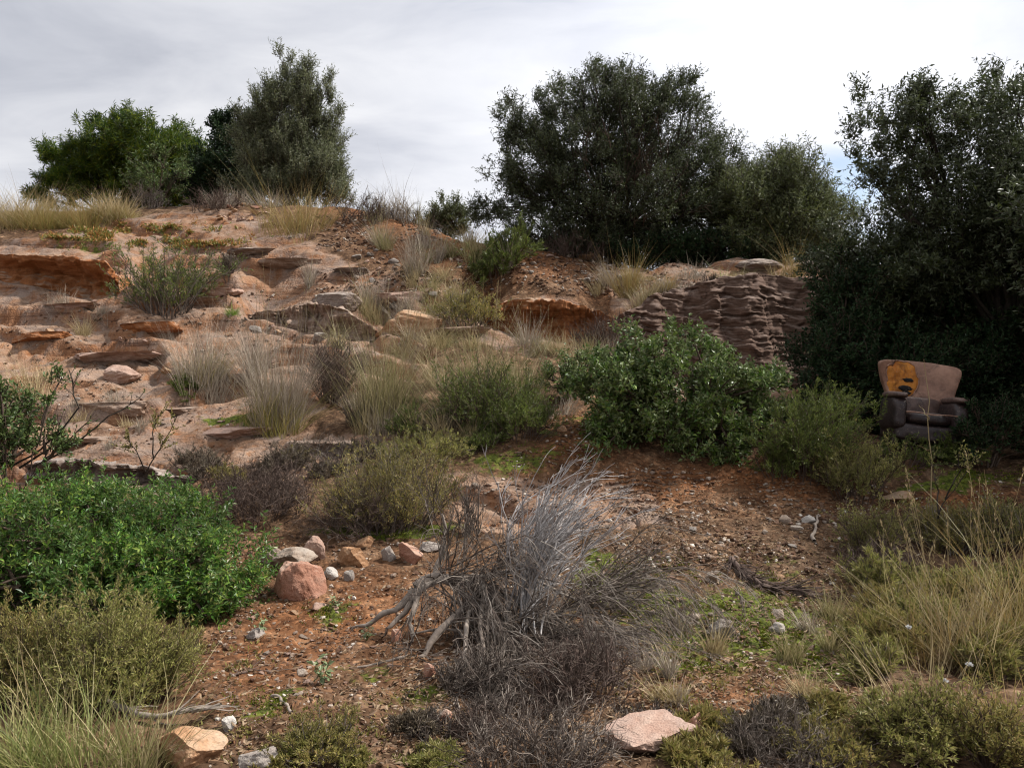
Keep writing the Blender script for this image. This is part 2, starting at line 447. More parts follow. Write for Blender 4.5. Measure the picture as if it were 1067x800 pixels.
def ground_mat():
    m, t, out = nt('hillside_ground')
    tc = node(t, 'ShaderNodeTexCoord'); g = node(t, 'ShaderNodeNewGeometry'); vec = tc.outputs['Object']
    at_ = lambda n: node(t, 'ShaderNodeAttribute', attribute_name=n).outputs['Fac']
    rock, moss, red = at_('rock'), at_('moss'), at_('red')
    big = noise(t, .9, 5, .6, vec); mid = noise(t, 5, 6, .65, vec, .3); fin = noise(t, 38, 5, .7, vec)
    soil = ramp(t, [(.28, (.034, .02, .012)), (.5, (.095, .056, .032)), (.7, (.19, .125, .078))], mid)
    redc = ramp(t, [(.28, (.085, .031, .012)), (.52, (.185, .075, .029)), (.72, (.27, .138, .068))], mid)
    soil = mixc(t, math_n(t, 'MULTIPLY', red, ramp(t, [(.32, (.45,) * 3), (.55, (1,) * 3)], big)), soil, redc)
    # pebbly crumb
    vo = node(t, 'ShaderNodeTexVoronoi'); vo.inputs['Scale'].default_value = 34; t.links.new(vec, vo.inputs['Vector'])
    vs = node(t, 'ShaderNodeSeparateColor'); t.links.new(vo.outputs['Color'], vs.inputs[0])
    crumb = ramp(t, [(.0, (.55, .5, .48)), (.5, (1,) * 3), (.86, (1.25, 1.2, 1.15)), (1, (2.3, 2.2, 2.1))], vs.outputs[0])
    soil = mixc(t, .75, soil, crumb, 'MULTIPLY')
    # bedrock: pale tan crust, orange on broken steep faces, bedding streaks
    mp = node(t, 'ShaderNodeMapping'); mp.inputs['Scale'].default_value = (.5, .9, 7); mp.inputs['Rotation'].default_value = (0, .10, 0)
    t.links.new(vec, mp.inputs['Vector'])
    st = noise(t, 1.7, 6, .62, mp.outputs[0], .5)
    tan = ramp(t, [(.3, (.10, .056, .034)), (.44, (.20, .122, .078)), (.58, (.275, .178, .12)), (.74, (.35, .255, .19))], mid)
    ora = ramp(t, [(.32, (.11, .043, .019)), (.5, (.235, .107, .05)), (.68, (.32, .175, .095))], st)
    sx = node(t, 'ShaderNodeSeparateXYZ'); t.links.new(g.outputs['True Normal'], sx.inputs[0])
    steep = ramp(t, [(.5, (1,) * 3), (.85, (0,) * 3)], sx.outputs[2])
    k = math_n(t, 'ADD', math_n(t, 'MULTIPLY', steep, .8), ramp(t, [(.54, (0,) * 3), (.72, (.45,) * 3)], big), True)
    rk = mixc(t, k, tan, ora)
    grey = noise(t, 1.9, 6, .7, vec, .6)
    rk = mixc(t, ramp(t, [(.46, (0,) * 3), (.62, (.8,) * 3)], grey), rk, (.225, .172, .14))
    rk = mixc(t, .55, rk, ramp(t, [(.36, (.5, .44, .4)), (.44, (1,) * 3), (.6, (1.05,) * 3), (.7, (1.25, 1.22, 1.2))], st), 'MULTIPLY')
    blk = node(t, 'ShaderNodeMapping'); blk.inputs['Scale'].default_value = (.8, 1.5, 3.2); blk.inputs['Rotation'].default_value = (0, .10, .3)
    wv = node(t, 'ShaderNodeVectorMath', operation='ADD'); nzv = node(t, 'ShaderNodeTexNoise'); nzv.inputs['Scale'].default_value = 2.5; nzv.inputs['Detail'].default_value = 4; t.links.new(vec, nzv.inputs['Vector'])
    sv = node(t, 'ShaderNodeVectorMath', operation='SCALE'); sv.inputs['Scale'].default_value = .5; t.links.new(nzv.outputs['Color'], sv.inputs[0])
    t.links.new(vec, wv.inputs[0]); t.links.new(sv.outputs[0], wv.inputs[1]); t.links.new(wv.outputs[0], blk.inputs['Vector'])
    vc = node(t, 'ShaderNodeTexVoronoi', feature='DISTANCE_TO_EDGE'); vc.inputs['Scale'].default_value = 1.1; t.links.new(blk.outputs[0], vc.inputs['Vector'])
    crk = ramp(t, [(0, (0,) * 3), (.035, (1,) * 3)], vc.outputs['Distance'])
    crk = mixc(t, ramp(t, [(.42, (1,) * 3), (.55, (0,) * 3)], grey), crk, (1, 1, 1))
    med = noise(t, 13, 6, .75, vec, .6)
    rk = mixc(t, .7, rk, ramp(t, [(.3, (.5, .45, .42)), (.46, (1,) * 3), (.56, (1,) * 3), (.72, (1.3,) * 3)], med), 'MULTIPLY')
    rk = mixc(t, .6, rk, ramp(t, [(.3, (.72,) * 3), (.52, (1,) * 3), (.7, (1.15,) * 3)], fin), 'MULTIPLY')
    c = mixc(t, ramp(t, [(.35, (0,) * 3), (.6, (1,) * 3)], math_n(t, 'ADD', rock, math_n(t, 'MULTIPLY', math_n(t, 'SUBTRACT', mid, .5), .7))), soil, rk)
    mo = ramp(t, [(.35, (.03, .034, .010)), (.5, (.075, .088, .015)), (.68, (.14, .165, .025))], noise(t, 17, 5, .7, vec))
    mk = math_n(t, 'ADD', math_n(t, 'SUBTRACT', math_n(t, 'MULTIPLY', moss, 1.2), .22), math_n(t, 'MULTIPLY', math_n(t, 'SUBTRACT', noise(t, 8, 6, .75, vec), .5), 1.6))
    c = mixc(t, ramp(t, [(.1, (0,) * 3), (.3, (1,) * 3)], mk), c, mo)
    p = node(t, 'ShaderNodeBsdfPrincipled'); p.inputs['Roughness'].default_value = .95; p.inputs['Specular IOR Level'].default_value = .1
    t.links.new(c, p.inputs['Base Color'])
    hgt = math_n(t, 'ADD', math_n(t, 'MULTIPLY', mid, 1.2), math_n(t, 'ADD', math_n(t, 'MULTIPLY', st, 1.4), math_n(t, 'ADD', math_n(t, 'MULTIPLY', fin, .18), math_n(t, 'ADD', math_n(t, 'MULTIPLY', med, .9), math_n(t, 'ADD', math_n(t, 'MULTIPLY', crk, .9), math_n(t, 'MULTIPLY', vo.outputs['Distance'], -.6))))))
    b = node(t, 'ShaderNodeBump'); b.inputs['Strength'].default_value = .7; b.inputs['Distance'].default_value = .022
    t.links.new(hgt, b.inputs['Height']); t.links.new(b.outputs[0], p.inputs['Normal'])
    t.links.new(p.outputs[0], out.inputs[0])
    return m

M = dict(
    ground=ground_mat(),
    ledge_orange=rock_mat('orange_sandstone', (0.172, 0.058, 0.019), (0.270, 0.103, 0.037), (0.330, 0.159, 0.073), top=(0.314, 0.229, 0.161), strata=.4, scale=3.5),
    ledge_brown=rock_mat('shade_dark_brown_sandstone', (.06, .034, .023), (.118, .071, .05), (.18, .118, .088), top=(.22, .165, .135), strata=.5, scale=4),  # base colours darkened to carry the tree's shade on the cliff
    ledge_pink=rock_mat('pinkish_slab', (0.176, 0.110, 0.076), (0.272, 0.185, 0.133), (0.331, 0.244, 0.188), top=(0.312, 0.245, 0.198), strata=.2, scale=4),
    ledge_grey=rock_mat('grey_sandstone', (0.104, 0.076, 0.060), (0.216, 0.160, 0.128), (0.304, 0.248, 0.208), top=(0.336, 0.288, 0.248), strata=.6, scale=4),
    rock_pale=rock_mat('pale_limestone', (0.170, 0.123, 0.089), (0.289, 0.221, 0.170), (0.374, 0.315, 0.255), top=(0.340, 0.289, 0.238), scale=9),
    rock_red=rock_mat('red_sandstone', (0.215, 0.090, 0.053), (0.337, 0.175, 0.119), (0.404, 0.261, 0.194), top=(0.400, 0.304, 0.237), scale=8),
    rock_pink=rock_mat('pinkish_sandstone', (0.210, 0.121, 0.082), (0.345, 0.222, 0.168), (0.415, 0.306, 0.242), top=(0.361, 0.262, 0.213), scale=8),
    rock_grey=rock_mat('grey_stone', (.15, .125, .11), (.26, .22, .19), (.37, .33, .29), top=(.33, .3, .26), scale=9),
    rock_tan=rock_mat('tan_sandstone', (0.209, 0.103, 0.047), (0.343, 0.192, 0.103), (0.413, 0.268, 0.161), top=(0.389, 0.288, 0.199), scale=5),
    rock_white=rock_mat('white_stone', (0.306, 0.270, 0.234), (0.423, 0.387, 0.342), (0.522, 0.495, 0.450), scale=10),
    olive=leaf_mat('olive_leaf', [(0.020, 0.029, 0.007), (0.037, 0.048, 0.012), (0.066, 0.080, 0.025)], back=(0.085, 0.101, 0.053), trans=.28, rough=.42, clump=.5),
    olive_green=leaf_mat('yellowish_olive_leaf', [(0.047, 0.059, 0.014), (0.079, 0.097, 0.023), (0.133, 0.145, 0.046)], back=(0.141, 0.159, 0.077), trans=.3, rough=.5, clump=.3),
    olive_light=leaf_mat('grey_olive_leaf', [(0.078, 0.095, 0.039), (0.126, 0.145, 0.061), (0.196, 0.209, 0.105)], back=(0.179, 0.192, 0.115), trans=.3, rough=.5, clump=.4),
    pine=leaf_mat('pine_needle', [(0.020, 0.049, 0.004), (0.043, 0.082, 0.004), (0.136, 0.162, 0.004)], trans=.22, rough=.5, clump=.45),
    carob=leaf_mat('carob_leaf', [(.009, .022, .008), (.018, .037, .012), (.034, .055, .02)], trans=.1, rough=.55, clump=.3, spec=.15),  # colours lowered to deepen the shade under the right-hand olive
    fresh=leaf_mat('light_green_leaf', [(0.051, 0.085, 0.025), (0.085, 0.128, 0.034), (0.136, 0.170, 0.051)], trans=.25, clump=.25),
    mastic=leaf_mat('mastic_leaf', [(0.026, 0.082, 0.011), (0.062, 0.160, 0.019), (0.119, 0.231, 0.026), (0.227, 0.288, 0.052), (0.093, 0.154, 0.021), (0.175, 0.135, 0.056)], back=(0.092, 0.164, 0.041), trans=.42, rough=.42, clump=.55, spec=.4),
    evergreen=leaf_mat('glossy_evergreen_leaf', [(0.024, 0.055, 0.011), (0.052, 0.104, 0.012), (0.099, 0.163, 0.019), (0.218, 0.270, 0.076)], back=(0.155, 0.194, 0.077), trans=.18, rough=.45, clump=.35, spec=.35),
    rosemary=leaf_mat('rosemary_needle', [(0.057, 0.081, 0.017), (0.109, 0.142, 0.028), (0.171, 0.195, 0.050)], trans=.32, clump=.3),
    broom=leaf_mat('yellow_green_sprig', [(0.127, 0.144, 0.033), (0.245, 0.245, 0.063), (0.362, 0.329, 0.114), (0.214, 0.169, 0.076)], trans=.32, clump=.3),
    heath=leaf_mat('grey_olive_needle', [(0.140, 0.134, 0.034), (0.238, 0.219, 0.057), (0.361, 0.302, 0.108), (0.246, 0.168, 0.065)], trans=.32, clump=.3),
    thyme=leaf_mat('dry_brown_leaf', [(.075, .055, .038), (.13, .10, .068), (.20, .165, .11)], trans=.15, clump=.3),
    straw=leaf_mat('straw_blade', [(0.241, 0.177, 0.084), (0.373, 0.286, 0.148), (0.508, 0.415, 0.240)], trans=.25, rough=.6),
    straw_grey=leaf_mat('grey_dry_blade', [(0.204, 0.162, 0.12), (0.324, 0.264, 0.198), (0.444, 0.384, 0.3)], trans=.2, rough=.7),
    grass=leaf_mat('green_blade', [(0.137, 0.137, 0.047), (0.232, 0.212, 0.085), (0.347, 0.291, 0.145), (0.420, 0.350, 0.199)], trans=.28, rough=.5),
    golden=leaf_mat('golden_blade', [(0.221, 0.146, 0.055), (0.353, 0.247, 0.093), (0.222, 0.201, 0.068)], trans=.28, rough=.55),
    fresh_grass=leaf_mat('fresh_grass_blade', [(0.107, 0.137, 0.037), (0.181, 0.211, 0.055), (0.275, 0.275, 0.094), (0.378, 0.318, 0.157)], trans=.35, rough=.5),
    lime=leaf_mat('bright_green_blade', [(.10, .17, .02), (.16, .25, .03), (.22, .3, .05)], trans=.25),
    moss=leaf_mat('moss_sprig', [(0.064, 0.070, 0.004), (0.106, 0.119, 0.004), (0.158, 0.184, 0.004), (0.099, 0.080, 0.015)], trans=.2),
    iceplant=leaf_mat('orange_succulent_leaf', [(.38, .17, .06), (.34, .20, .06), (.20, .19, .04), (.15, .18, .045)], trans=.2),
    pale_leaf=leaf_mat('pale_seedling_leaf', [(.17, .21, .10), (.23, .28, .14)], trans=.22),
    litter=leaf_mat('fallen_leaf', [(.10, .06, .035), (.2, .13, .075), (.3, .22, .14), (.16, .07, .03)], trans=.1, rough=.8),
    bark=bark_mat('dark_bark', [(0.036, 0.029, 0.022), (0.064, 0.052, 0.040)]),
    twig=bark_mat('brown_twig', [(0.060, 0.042, 0.030), (0.112, 0.080, 0.060)], 30),
    dead=bark_mat('dead_grey_brown_twig', [(.06, .045, .037), (0.104, 0.080, 0.064), (0.184, 0.148, 0.120), (0.264, 0.228, 0.192)], 26),
    dead_dark=bark_mat('dead_brown_twig', [(0.064, 0.043, 0.034), (0.111, 0.076, 0.061), (0.162, 0.123, 0.098)], 26),
    silver=bark_mat('bleached_silver_twig', [(0.291, 0.259, 0.243), (0.372, 0.344, 0.328), (0.453, 0.429, 0.413)], 26),
    root=bark_mat('weathered_root', [(.23, .185, .15), (.31, .26, .215)], 22),
)

# ------------------------------------------------------------------ ground
def build_ground():
    dense = np.radians(np.linspace(-37, 37, 640))
    side = np.radians(np.linspace(37, 323, 70)[1:-1])
    ang = np.concatenate([dense, side])
    r = np.concatenate([np.linspace(.35, 2.4, 25)[:-1], np.exp(np.linspace(math.log(2.4), math.log(24), 690)), np.exp(np.linspace(math.log(24.6), math.log(600), 46))])
    na, nr = len(ang), len(r)
    a, rr = np.meshgrid(ang, r, indexing='ij')
    x = np.sin(a) * rr; y = np.cos(a) * rr
    z = H(x, y)
    V = np.stack([x, y, z], -1).reshape(-1, 3)
    i = (np.arange(na)[:, None] * nr + np.arange(nr - 1)[None]); i2 = (((np.arange(na) + 1) % na)[:, None] * nr + np.arange(nr - 1)[None])
    Q = np.stack([i, i + 1, i2 + 1, i2], -1).reshape(-1, 4)
    cv = len(V)
    V = np.concatenate([V, [[0, 0, float(H0(np.array([0.]), np.array([0.]))[0])]]])
    j = np.arange(na) * nr
    T = np.stack([j, np.roll(j, -1), np.full(na, cv)], -1)
    me = mesh('ground', V, Q, T, M['ground'], True)
    rock, moss, red = masks(V[:, 0], V[:, 1], H0(V[:, 0], V[:, 1]))
    for nm, arr in (('rock', rock), ('moss', moss), ('red', red)):
        at_ = me.attributes.new(nm, 'FLOAT', 'POINT'); at_.data.foreach_set('value', arr.astype(np.float32))
    o = bpy.data.objects.new('ground', me); COL.objects.link(o)
    tag(o, 'stony hillside of red earth and bare tan bedrock', None, None, 'structure')
build_ground()

# ------------------------------------------------------------------ rock pieces
def icosphere(sub):
    import bmesh
    bm = bmesh.new(); bmesh.ops.create_icosphere(bm, subdivisions=sub, radius=1)
    V = np.array([v.co[:] for v in bm.verts]); T = np.array([[v.index for v in f.verts] for f in bm.faces]); bm.free()
    return V, T
ICO = {k: icosphere(k) for k in (1, 2, 3, 5)}

def rock_shape(sub, seed, cuts=12, rough=.05, dmin=.42, dmax=.8):
    g = np.random.default_rng(seed)
    V, T = ICO[sub]; V = V.copy()
    N = sphere_dirs(cuts, g); dd = g.uniform(dmin, dmax, cuts)
    for nn, d in zip(N, dd):
        k = np.maximum(V @ nn - d, 0); V -= k[:, None] * nn * .93
    if rough:
        V += (unit(V) * (fbm(V * 1.8 + seed, 3, seed)[:, None] * rough * 1.5 + fbm(V * 6 + seed, 3, seed + 9)[:, None] * rough * .5))
    return V / np.abs(V).max(0), T

def rock(name, u, v, wpx, hpx, mat, label, cat='rock', seed=0, depth=.8, sink=.4, rot=0, cuts=13, rough=.05, flat=None, group=None):
    """(u, v) = where its foot meets the ground"""
    p = gp(u, v); k = p[1] / F
    V, T = rock_shape(5 if wpx > 22 else 3, seed, cuts, rough)
    if flat is not None:
        V = V.copy(); e_ = np.maximum(V[:, 2] - flat - .12 * V[:, 0], 0); V[:, 2] -= e_ * .93; V = V / np.abs(V).max(0)
    V = V * np.array([wpx * k / 2, wpx * k / 2 * depth, hpx * k * (1 + sink) / 2])
    a = rot; V = V @ np.array([[math.cos(a), math.sin(a), 0], [-math.sin(a), math.cos(a), 0], [0, 0, 1]])
    loc = p + np.array([0, wpx * k * .3 * depth, hpx * k * (1 - sink) / 2 * .9])
    loc[2] = max(loc[2], hz(loc[0], loc[1]) + hpx * k * .12)
    o = MB().add(V + loc, None, T).build(name, M[mat], None, loc, False)
    return tag(o, label, cat, group)

def ledge(pts, mat, label, seed, back=1.6, under=.25, n=220, amp=.07, bed=.09, lean=0.0):
    pts = np.array(pts, float)
    s = np.linspace(0, 1, len(pts)); ss = np.linspace(0, 1, n)
    I = [np.interp(ss, s, pts[:, k]) for k in range(4)]
    top = at(I[0], I[1], I[3]); bot = at(I[0], I[2], I[3] - .05)
    # ragged plan line
    w = fbm2(ss * 9 + seed, ss * 0 + seed, 4, seed)
    top[:, 1] += w * .16; bot[:, 1] += w * .16
    mt, mf = 26, (150 if lean else 46)
    rows = []
    for k in range(mt):
        t = k / mt
        p = top.copy(); p[:, 1] += back * (1 - t)
        zg = hz(p[:, 0], p[:, 1])
        p[:, 2] = top[:, 2] + (zg - .12 - top[:, 2]) * (1 - t) ** 1.3
        rows.append(p)
    hgt = np.maximum(top[:, 2] - bot[:, 2], .02)
    for k in range(mf + 1):
        t = k / mf
        p = top.copy(); p[:, 2] = top[:, 2] - hgt * t * 1.25
        rec = under * np.minimum(hgt, 1) * sstep(.08, .45, t) * (1 - .45 * sstep(.6, 1, t))
        p[:, 1] += rec
        if lean:      # the face steps forward bed by bed
            hh_ = hgt * t * 1.25; q_ = hh_ / .17 + .16 * fbm2(ss * 2.6, hh_ * .5, 3, seed + 40) + .05 * fbm2(ss * 22, hh_ * 2, 3, seed + 41)
            w_ = .45 + .55 * vnoise2(np.floor(q_) * 3.7, ss * 5, seed + 42)
            p[:, 1] -= lean * .17 * (q_ + (np.floor(q_) + sstep(.0, .22, q_ - np.floor(q_)) - q_) * w_) - lean * .13
            p[:, 2] -= 0
        rows.append(p)
    G = np.stack(rows, 1)
    # roughness: blocky beds that stand out or weather back, plus general lumps
    Pn = G.reshape(-1, 3)
    lay = (Pn[:, 2] + .10 * Pn[:, 0] + .08 * fbm2(Pn[:, 0] * .8, Pn[:, 2], 3, seed + 3)) / (bed * 1.6)
    li = np.floor(lay); lf = lay - li
    off = vnoise2(li * 7.31, Pn[:, 0] * .8 + li * 3.1, seed + 5) * bed
    crack = -(1 - sstep(0, .16, np.minimum(lf, 1 - lf))) * bed * .45 * sstep(-.3, .4, fbm2(Pn[:, 0] * 1.3, li * 3.3, 2, seed + 21))
    face = np.zeros((n, mt + mf + 1)); face[:, mt - 1:] = 1; face = face.ravel()
    lump = fbm(Pn * np.array([1.2, 1.2, 2.2]) + seed, 4, seed + 7) * amp
    fade = np.minimum(ss, 1 - ss); fade = sstep(0, .08, fade)
    fd = np.repeat(fade, mt + mf + 1)
    Pn = Pn.copy()
    Pn[:, 1] -= face * (off + crack + lump) * (.3 + .7 * fd)
    Pn[:, 2] += (1 - face) * lump * .7 + fbm(Pn * 7, 3, seed + 8) * .022
    Pn[:, 0] += face * fbm(Pn * 2.2 + 5, 3, seed + 6) * .05
    Pn[:, 1] -= face * fbm(Pn * np.array([5, 5, 7]), 3, seed + 12) * .035
    if lean: Pn[:, 2] -= face * .04 * fbm2(Pn[:, 0] * 3, Pn[:, 1] * 3, 3, seed + 44)
    jv = np.abs(fbm2(Pn[:, 0] * 2.2, Pn[:, 2] * .8, 3, seed + 15)); Pn[:, 1] += face * (1 - sstep(0, .05, jv)) * .03
    mm = mt + mf + 1
    i = np.arange(n - 1)[:, None] * mm + np.arange(mm - 1)[None]
    Q = np.stack([i, i + 1, i + mm + 1, i + mm], -1).reshape(-1, 4)
    loc = Pn.mean(0)
    o = MB().add(Pn, Q).build('rock_ledge', M[mat], None, loc, True)
    return tag(o, label, 'rock ledge')

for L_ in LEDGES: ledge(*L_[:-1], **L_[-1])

rock('rock', 311, 626, 57, 40, 'rock_red', 'smooth reddish brown rock, biggest of the small heap by the green bush', seed=4, rot=.3, cuts=7, rough=.05)
rock('rock', 303, 596, 50, 24, 'rock_pale', 'flat pale rock just behind the reddish brown rock', seed=5, rot=-.2)
rock('rock', 280, 588, 36, 20, 'rock_pale', 'pale rock at the bush end of the small rock heap', seed=6)
rock('rock', 326, 586, 23, 27, 'rock_pink', 'upright egg-shaped rock standing behind the flat pale rock', seed=7, cuts=6)
rock('rock', 343, 604, 18, 14, 'rock_white', 'small whitish rock tucked against the reddish brown rock', seed=8)
rock('rock', 363, 606, 12, 11, 'rock_grey', 'small grey rock beside the whitish one in the heap', seed=9)
rock('rock', 367, 591, 36, 20, 'rock_tan', 'low pointed brown rock on the bare earth between heap and dead bush', seed=10)
rock('rock', 426, 588, 29, 22, 'rock_red', 'angular rust-red rock under the dry thyme shrub', seed=11)
rock('rock', 405, 585, 18, 16, 'rock_grey', 'dark grey rock beside the angular rust-red rock', seed=12)
rock('rock', 381, 570, 24, 11, 'rock_tan', 'flat brown rock below the dry thyme shrub', seed=13)
rock('rock', 446, 575, 30, 12, 'rock_grey', 'flat grey rock behind the upright root of the dead bush', seed=14)
rock('rock', 679, 784, 112, 60, 'rock_pink', 'large pinkish flat-topped rock beside the dead bush', seed=57, depth=.85, cuts=15, rough=.07, flat=.0)
rock('rock', 728, 776, 36, 32, 'rock_red', 'small reddish rock against the large pinkish one', seed=16)
rock('rock', 190, 800, 76, 36, 'rock_tan', 'sandy orange rock half hidden in the tall foreground grass', seed=17, depth=.8)
rock('rock', 272, 806, 52, 26, 'rock_grey', 'grey rock at the bottom edge beside the sandy orange rock', seed=18)
rock('rock', 236, 762, 18, 14, 'rock_white', 'little whitish rock by the weathered fallen branch', seed=19)
rock('rock', 751, 668, 36, 22, 'rock_grey', 'dull brown-grey rock sunk in the mossy slope', seed=20)
rock('rock', 812, 662, 22, 12, 'rock_grey', 'dark flat rock beside the brightest moss patch', seed=21)
rock('rock', 616, 272, 30, 12, 'rock_tan', 'orange boulder under the big spreading olive tree', 'boulder', seed=22)
rock('rock', 795, 284, 52, 12, 'ledge_grey', 'rounded grey boulder lying on top of the layered cliff', 'boulder', seed=23, cuts=6, depth=.7)
rock('rock', 842, 284, 34, 11, 'ledge_grey', 'smaller grey boulder at the straw end of the cliff top', 'boulder', seed=24)
rock('rock', 435, 352, 92, 28, 'rock_tan', 'broad tan boulder above the tall esparto grass', 'boulder', seed=25, depth=.6, cuts=6)
rock('rock', 350, 335, 56, 26, 'ledge_grey', 'rounded grey boulder on the lip of the lumpy grey ledge', 'boulder', seed=26, cuts=6)
rock('rock', 120, 398, 44, 16, 'rock_pink', 'rounded pinkish boulder on the open rock below the orange overhang', 'boulder', seed=27, cuts=7)
rock('rock', 843, 545, 15, 11, 'rock_white', 'whitest stone on the gravel below the feathery green shrub', 'stone', seed=28)
rock('rock', 818, 547, 14, 9, 'rock_pale', 'pale stone beside the whitest one on the gravel', 'stone', seed=29)
rock('rock', 832, 553, 15, 6, 'rock_pale', 'flat pale stone in front of the whitest one', 'stone', seed=30)
rock('rock', 742, 608, 18, 11, 'rock_pale', 'pale oblong stone in the moss beside the fallen brush', 'stone', seed=31)
rock('rock', 812, 645, 16, 9, 'rock_pale', 'pale stone just above the brightest moss patch', 'stone', seed=32)
rock('rock', 727, 648, 14, 8, 'rock_pale', 'grey-white stone above the brown-grey sunken rock', 'stone', seed=33)
rock('rock', 330, 637, 20, 9, 'rock_pink', 'flat pinkish stone below the reddish brown rock', 'stone', seed=34)
rock('rock', 264, 668, 22, 12, 'rock_grey', 'grey flat stone on red earth below the bright green bush', 'stone', seed=35)
rock('rock', 314, 706, 13, 7, 'rock_pale', 'small pale flake beside the broad-leaved seedling', 'stone', seed=36)
rock('rock', 413, 670, 14, 12, 'rock_red', 'small pink wedge of stone under the dead roots', 'stone', seed=37)
rock('rock', 448, 708, 16, 16, 'rock_red', 'rust-coloured stone among the hanging dead twigs', 'stone', seed=38)
rock('rock', 462, 752, 18, 13, 'rock_red', 'brick-red stone below the hanging dead twigs', 'stone', seed=39)
rock('rock', 812, 740, 14, 7, 'rock_white', 'pale stone on the red earth near the bottom heath', 'stone', seed=40)
rock('rock', 586, 452, 12, 7, 'rock_tan', 'tan stone on the red bank left of the glossy bush', 'stone', seed=41)
rock('rock', 940, 525, 40, 11, 'rock_tan', 'flat orange stone in front of the armchair behind the heath', 'stone', seed=42)

for i_, (u, v, w, h, m_) in enumerate([(60, 330, 90, 14, 'ledge_pink'), (150, 352, 76, 12, 'ledge_orange'), (35, 362, 70, 14, 'ledge_orange'), (110, 382, 100, 14, 'ledge_pink'), (195, 430, 96, 16, 'ledge_pink'), (120, 432, 90, 14, 'ledge_pink'), (250, 458, 84, 13, 'ledge_pink'),
                                      (300, 290, 70, 12, 'ledge_pink'), (255, 278, 60, 11, 'ledge_grey'), (420, 318, 64, 12, 'ledge_pink'), (475, 352, 80, 14, 'ledge_pink'), (330, 472, 90, 12, 'ledge_pink'), (215, 305, 70, 12, 'ledge_pink'), (370, 288, 50, 10, 'ledge_grey'), (90, 465, 80, 12, 'ledge_pink')]):
    rock('flat_rock', u, v, w, h, 'rock_pink' if i_ % 3 == 0 else m_, 'low flat slab of bedrock breaking through the open slope', 'flat rock', seed=400 + i_, depth=.6, sink=.9, rot=-.25 + .12 * (i_ % 5), cuts=15, rough=.07, flat=.1, group='slabs of bedrock on the open slope')
# ---- medium stones: each its own object, four shared shapes
STONE = [mesh('stone', rock_shape(3, 200 + k, 11, .04, .35, .75)[0], None, ICO[3][1], M[m_], False) for k, m_ in enumerate(['rock_pale', 'rock_grey', 'rock_pink', 'rock_tan', 'rock_red', 'rock_grey', 'rock_pale'])]
def stones(label, group, poly, count, lo, hi, seed, kinds=range(7)):
    g = np.random.default_rng(seed); poly = np.array(poly, float); kinds = list(kinds)
    done = 0
    while done < count:
        u = g.uniform(poly[:, 0].min(), poly[:, 0].max()); v = g.uniform(poly[:, 1].min(), poly[:, 1].max())
        if poly_mask(np.array([u]), np.array([v]), poly, .01)[0] < .5: continue
        p = gp(u, v); k = p[1] / F
        w = (lo + (hi - lo) * g.random() ** 2) * k
        o = bpy.data.objects.new('stone', STONE[kinds[int(g.integers(len(kinds)))]]); COL.objects.link(o)
        o.scale = (w / 2, w / 2 * g.uniform(.6, .95), w / 2 * g.uniform(.4, .75)); o.rotation_euler = (g.normal(0, .25), g.normal(0, .25), g.uniform(0, 6.28))
        o.location = p + np.array([0, 0, w * .1])
        tag(o, label, 'stone', group); done += 1
stones('small loose stone among the rubble on the gravel below the glossy bush', 'loose stones on the gravel below the glossy bush', [(690, 520), (880, 520), (900, 590), (700, 590)], 30, 5, 13, 1)
stones('small loose stone on the mossy slope beside the dead bush', 'loose stones on the mossy slope', [(640, 595), (900, 600), (890, 700), (700, 700)], 28, 5, 15, 2)
stones('small chip of stone scattered over the red earth by the rock heap', 'stone chips on the red earth', [(250, 620), (400, 610), (420, 760), (260, 720)], 28, 4, 12, 3, [0, 2, 3, 4, 4])
stones('small stone on the mossy ledge of earth behind the rock heap', 'stones on the mossy earth behind the heap', [(290, 545), (370, 545), (370, 575), (280, 575)], 10, 4, 10, 4, [0, 1, 2, 6])
stones('broken rubble stone on the scree below the big spreading olive tree', 'rubble on the scree below the olive tree', [(480, 240), (560, 250), (720, 275), (720, 300), (560, 300), (440, 285)], 30, 4, 11, 5)
stones('broken stone in the rubble heap on the ridge below the upright tree', 'rubble heap on the ridge', [(205, 215), (275, 208), (285, 226), (240, 235)], 26, 5, 13, 6, [3, 2, 4, 3])
stones('broken stone strewn below the straw grass of the ridge', 'stones strewn below the ridge grass', [(300, 250), (400, 235), (440, 300), (350, 290)], 22, 4, 14, 7, [0, 1, 2, 5])
stones('loose stone lying on the open bedrock slope', 'loose stones on the bedrock slope', [(20, 300), (180, 330), (330, 350), (250, 440), (60, 470)], 34, 4, 16, 9, [2, 3, 5, 3])
stones('broken block of stone under the lip of the lumpy grey ledge', 'broken blocks below the lumpy grey ledge', [(250, 335), (400, 350), (470, 350), (480, 375), (300, 375)], 26, 5, 18, 10, [2, 5, 3, 2])
stones('slab fragment on the crumbling rock between tan boulder and scree', 'slab fragments above the tan boulder', [(400, 300), (520, 300), (530, 335), (400, 325)], 26, 5, 16, 11, [2, 5, 3, 1])
stones('small stone on the pale slab behind the silver twigs', 'stones on the pale slab', [(490, 500), (690, 515), (680, 550), (500, 550)], 16, 4, 11, 8, [0, 2, 6])

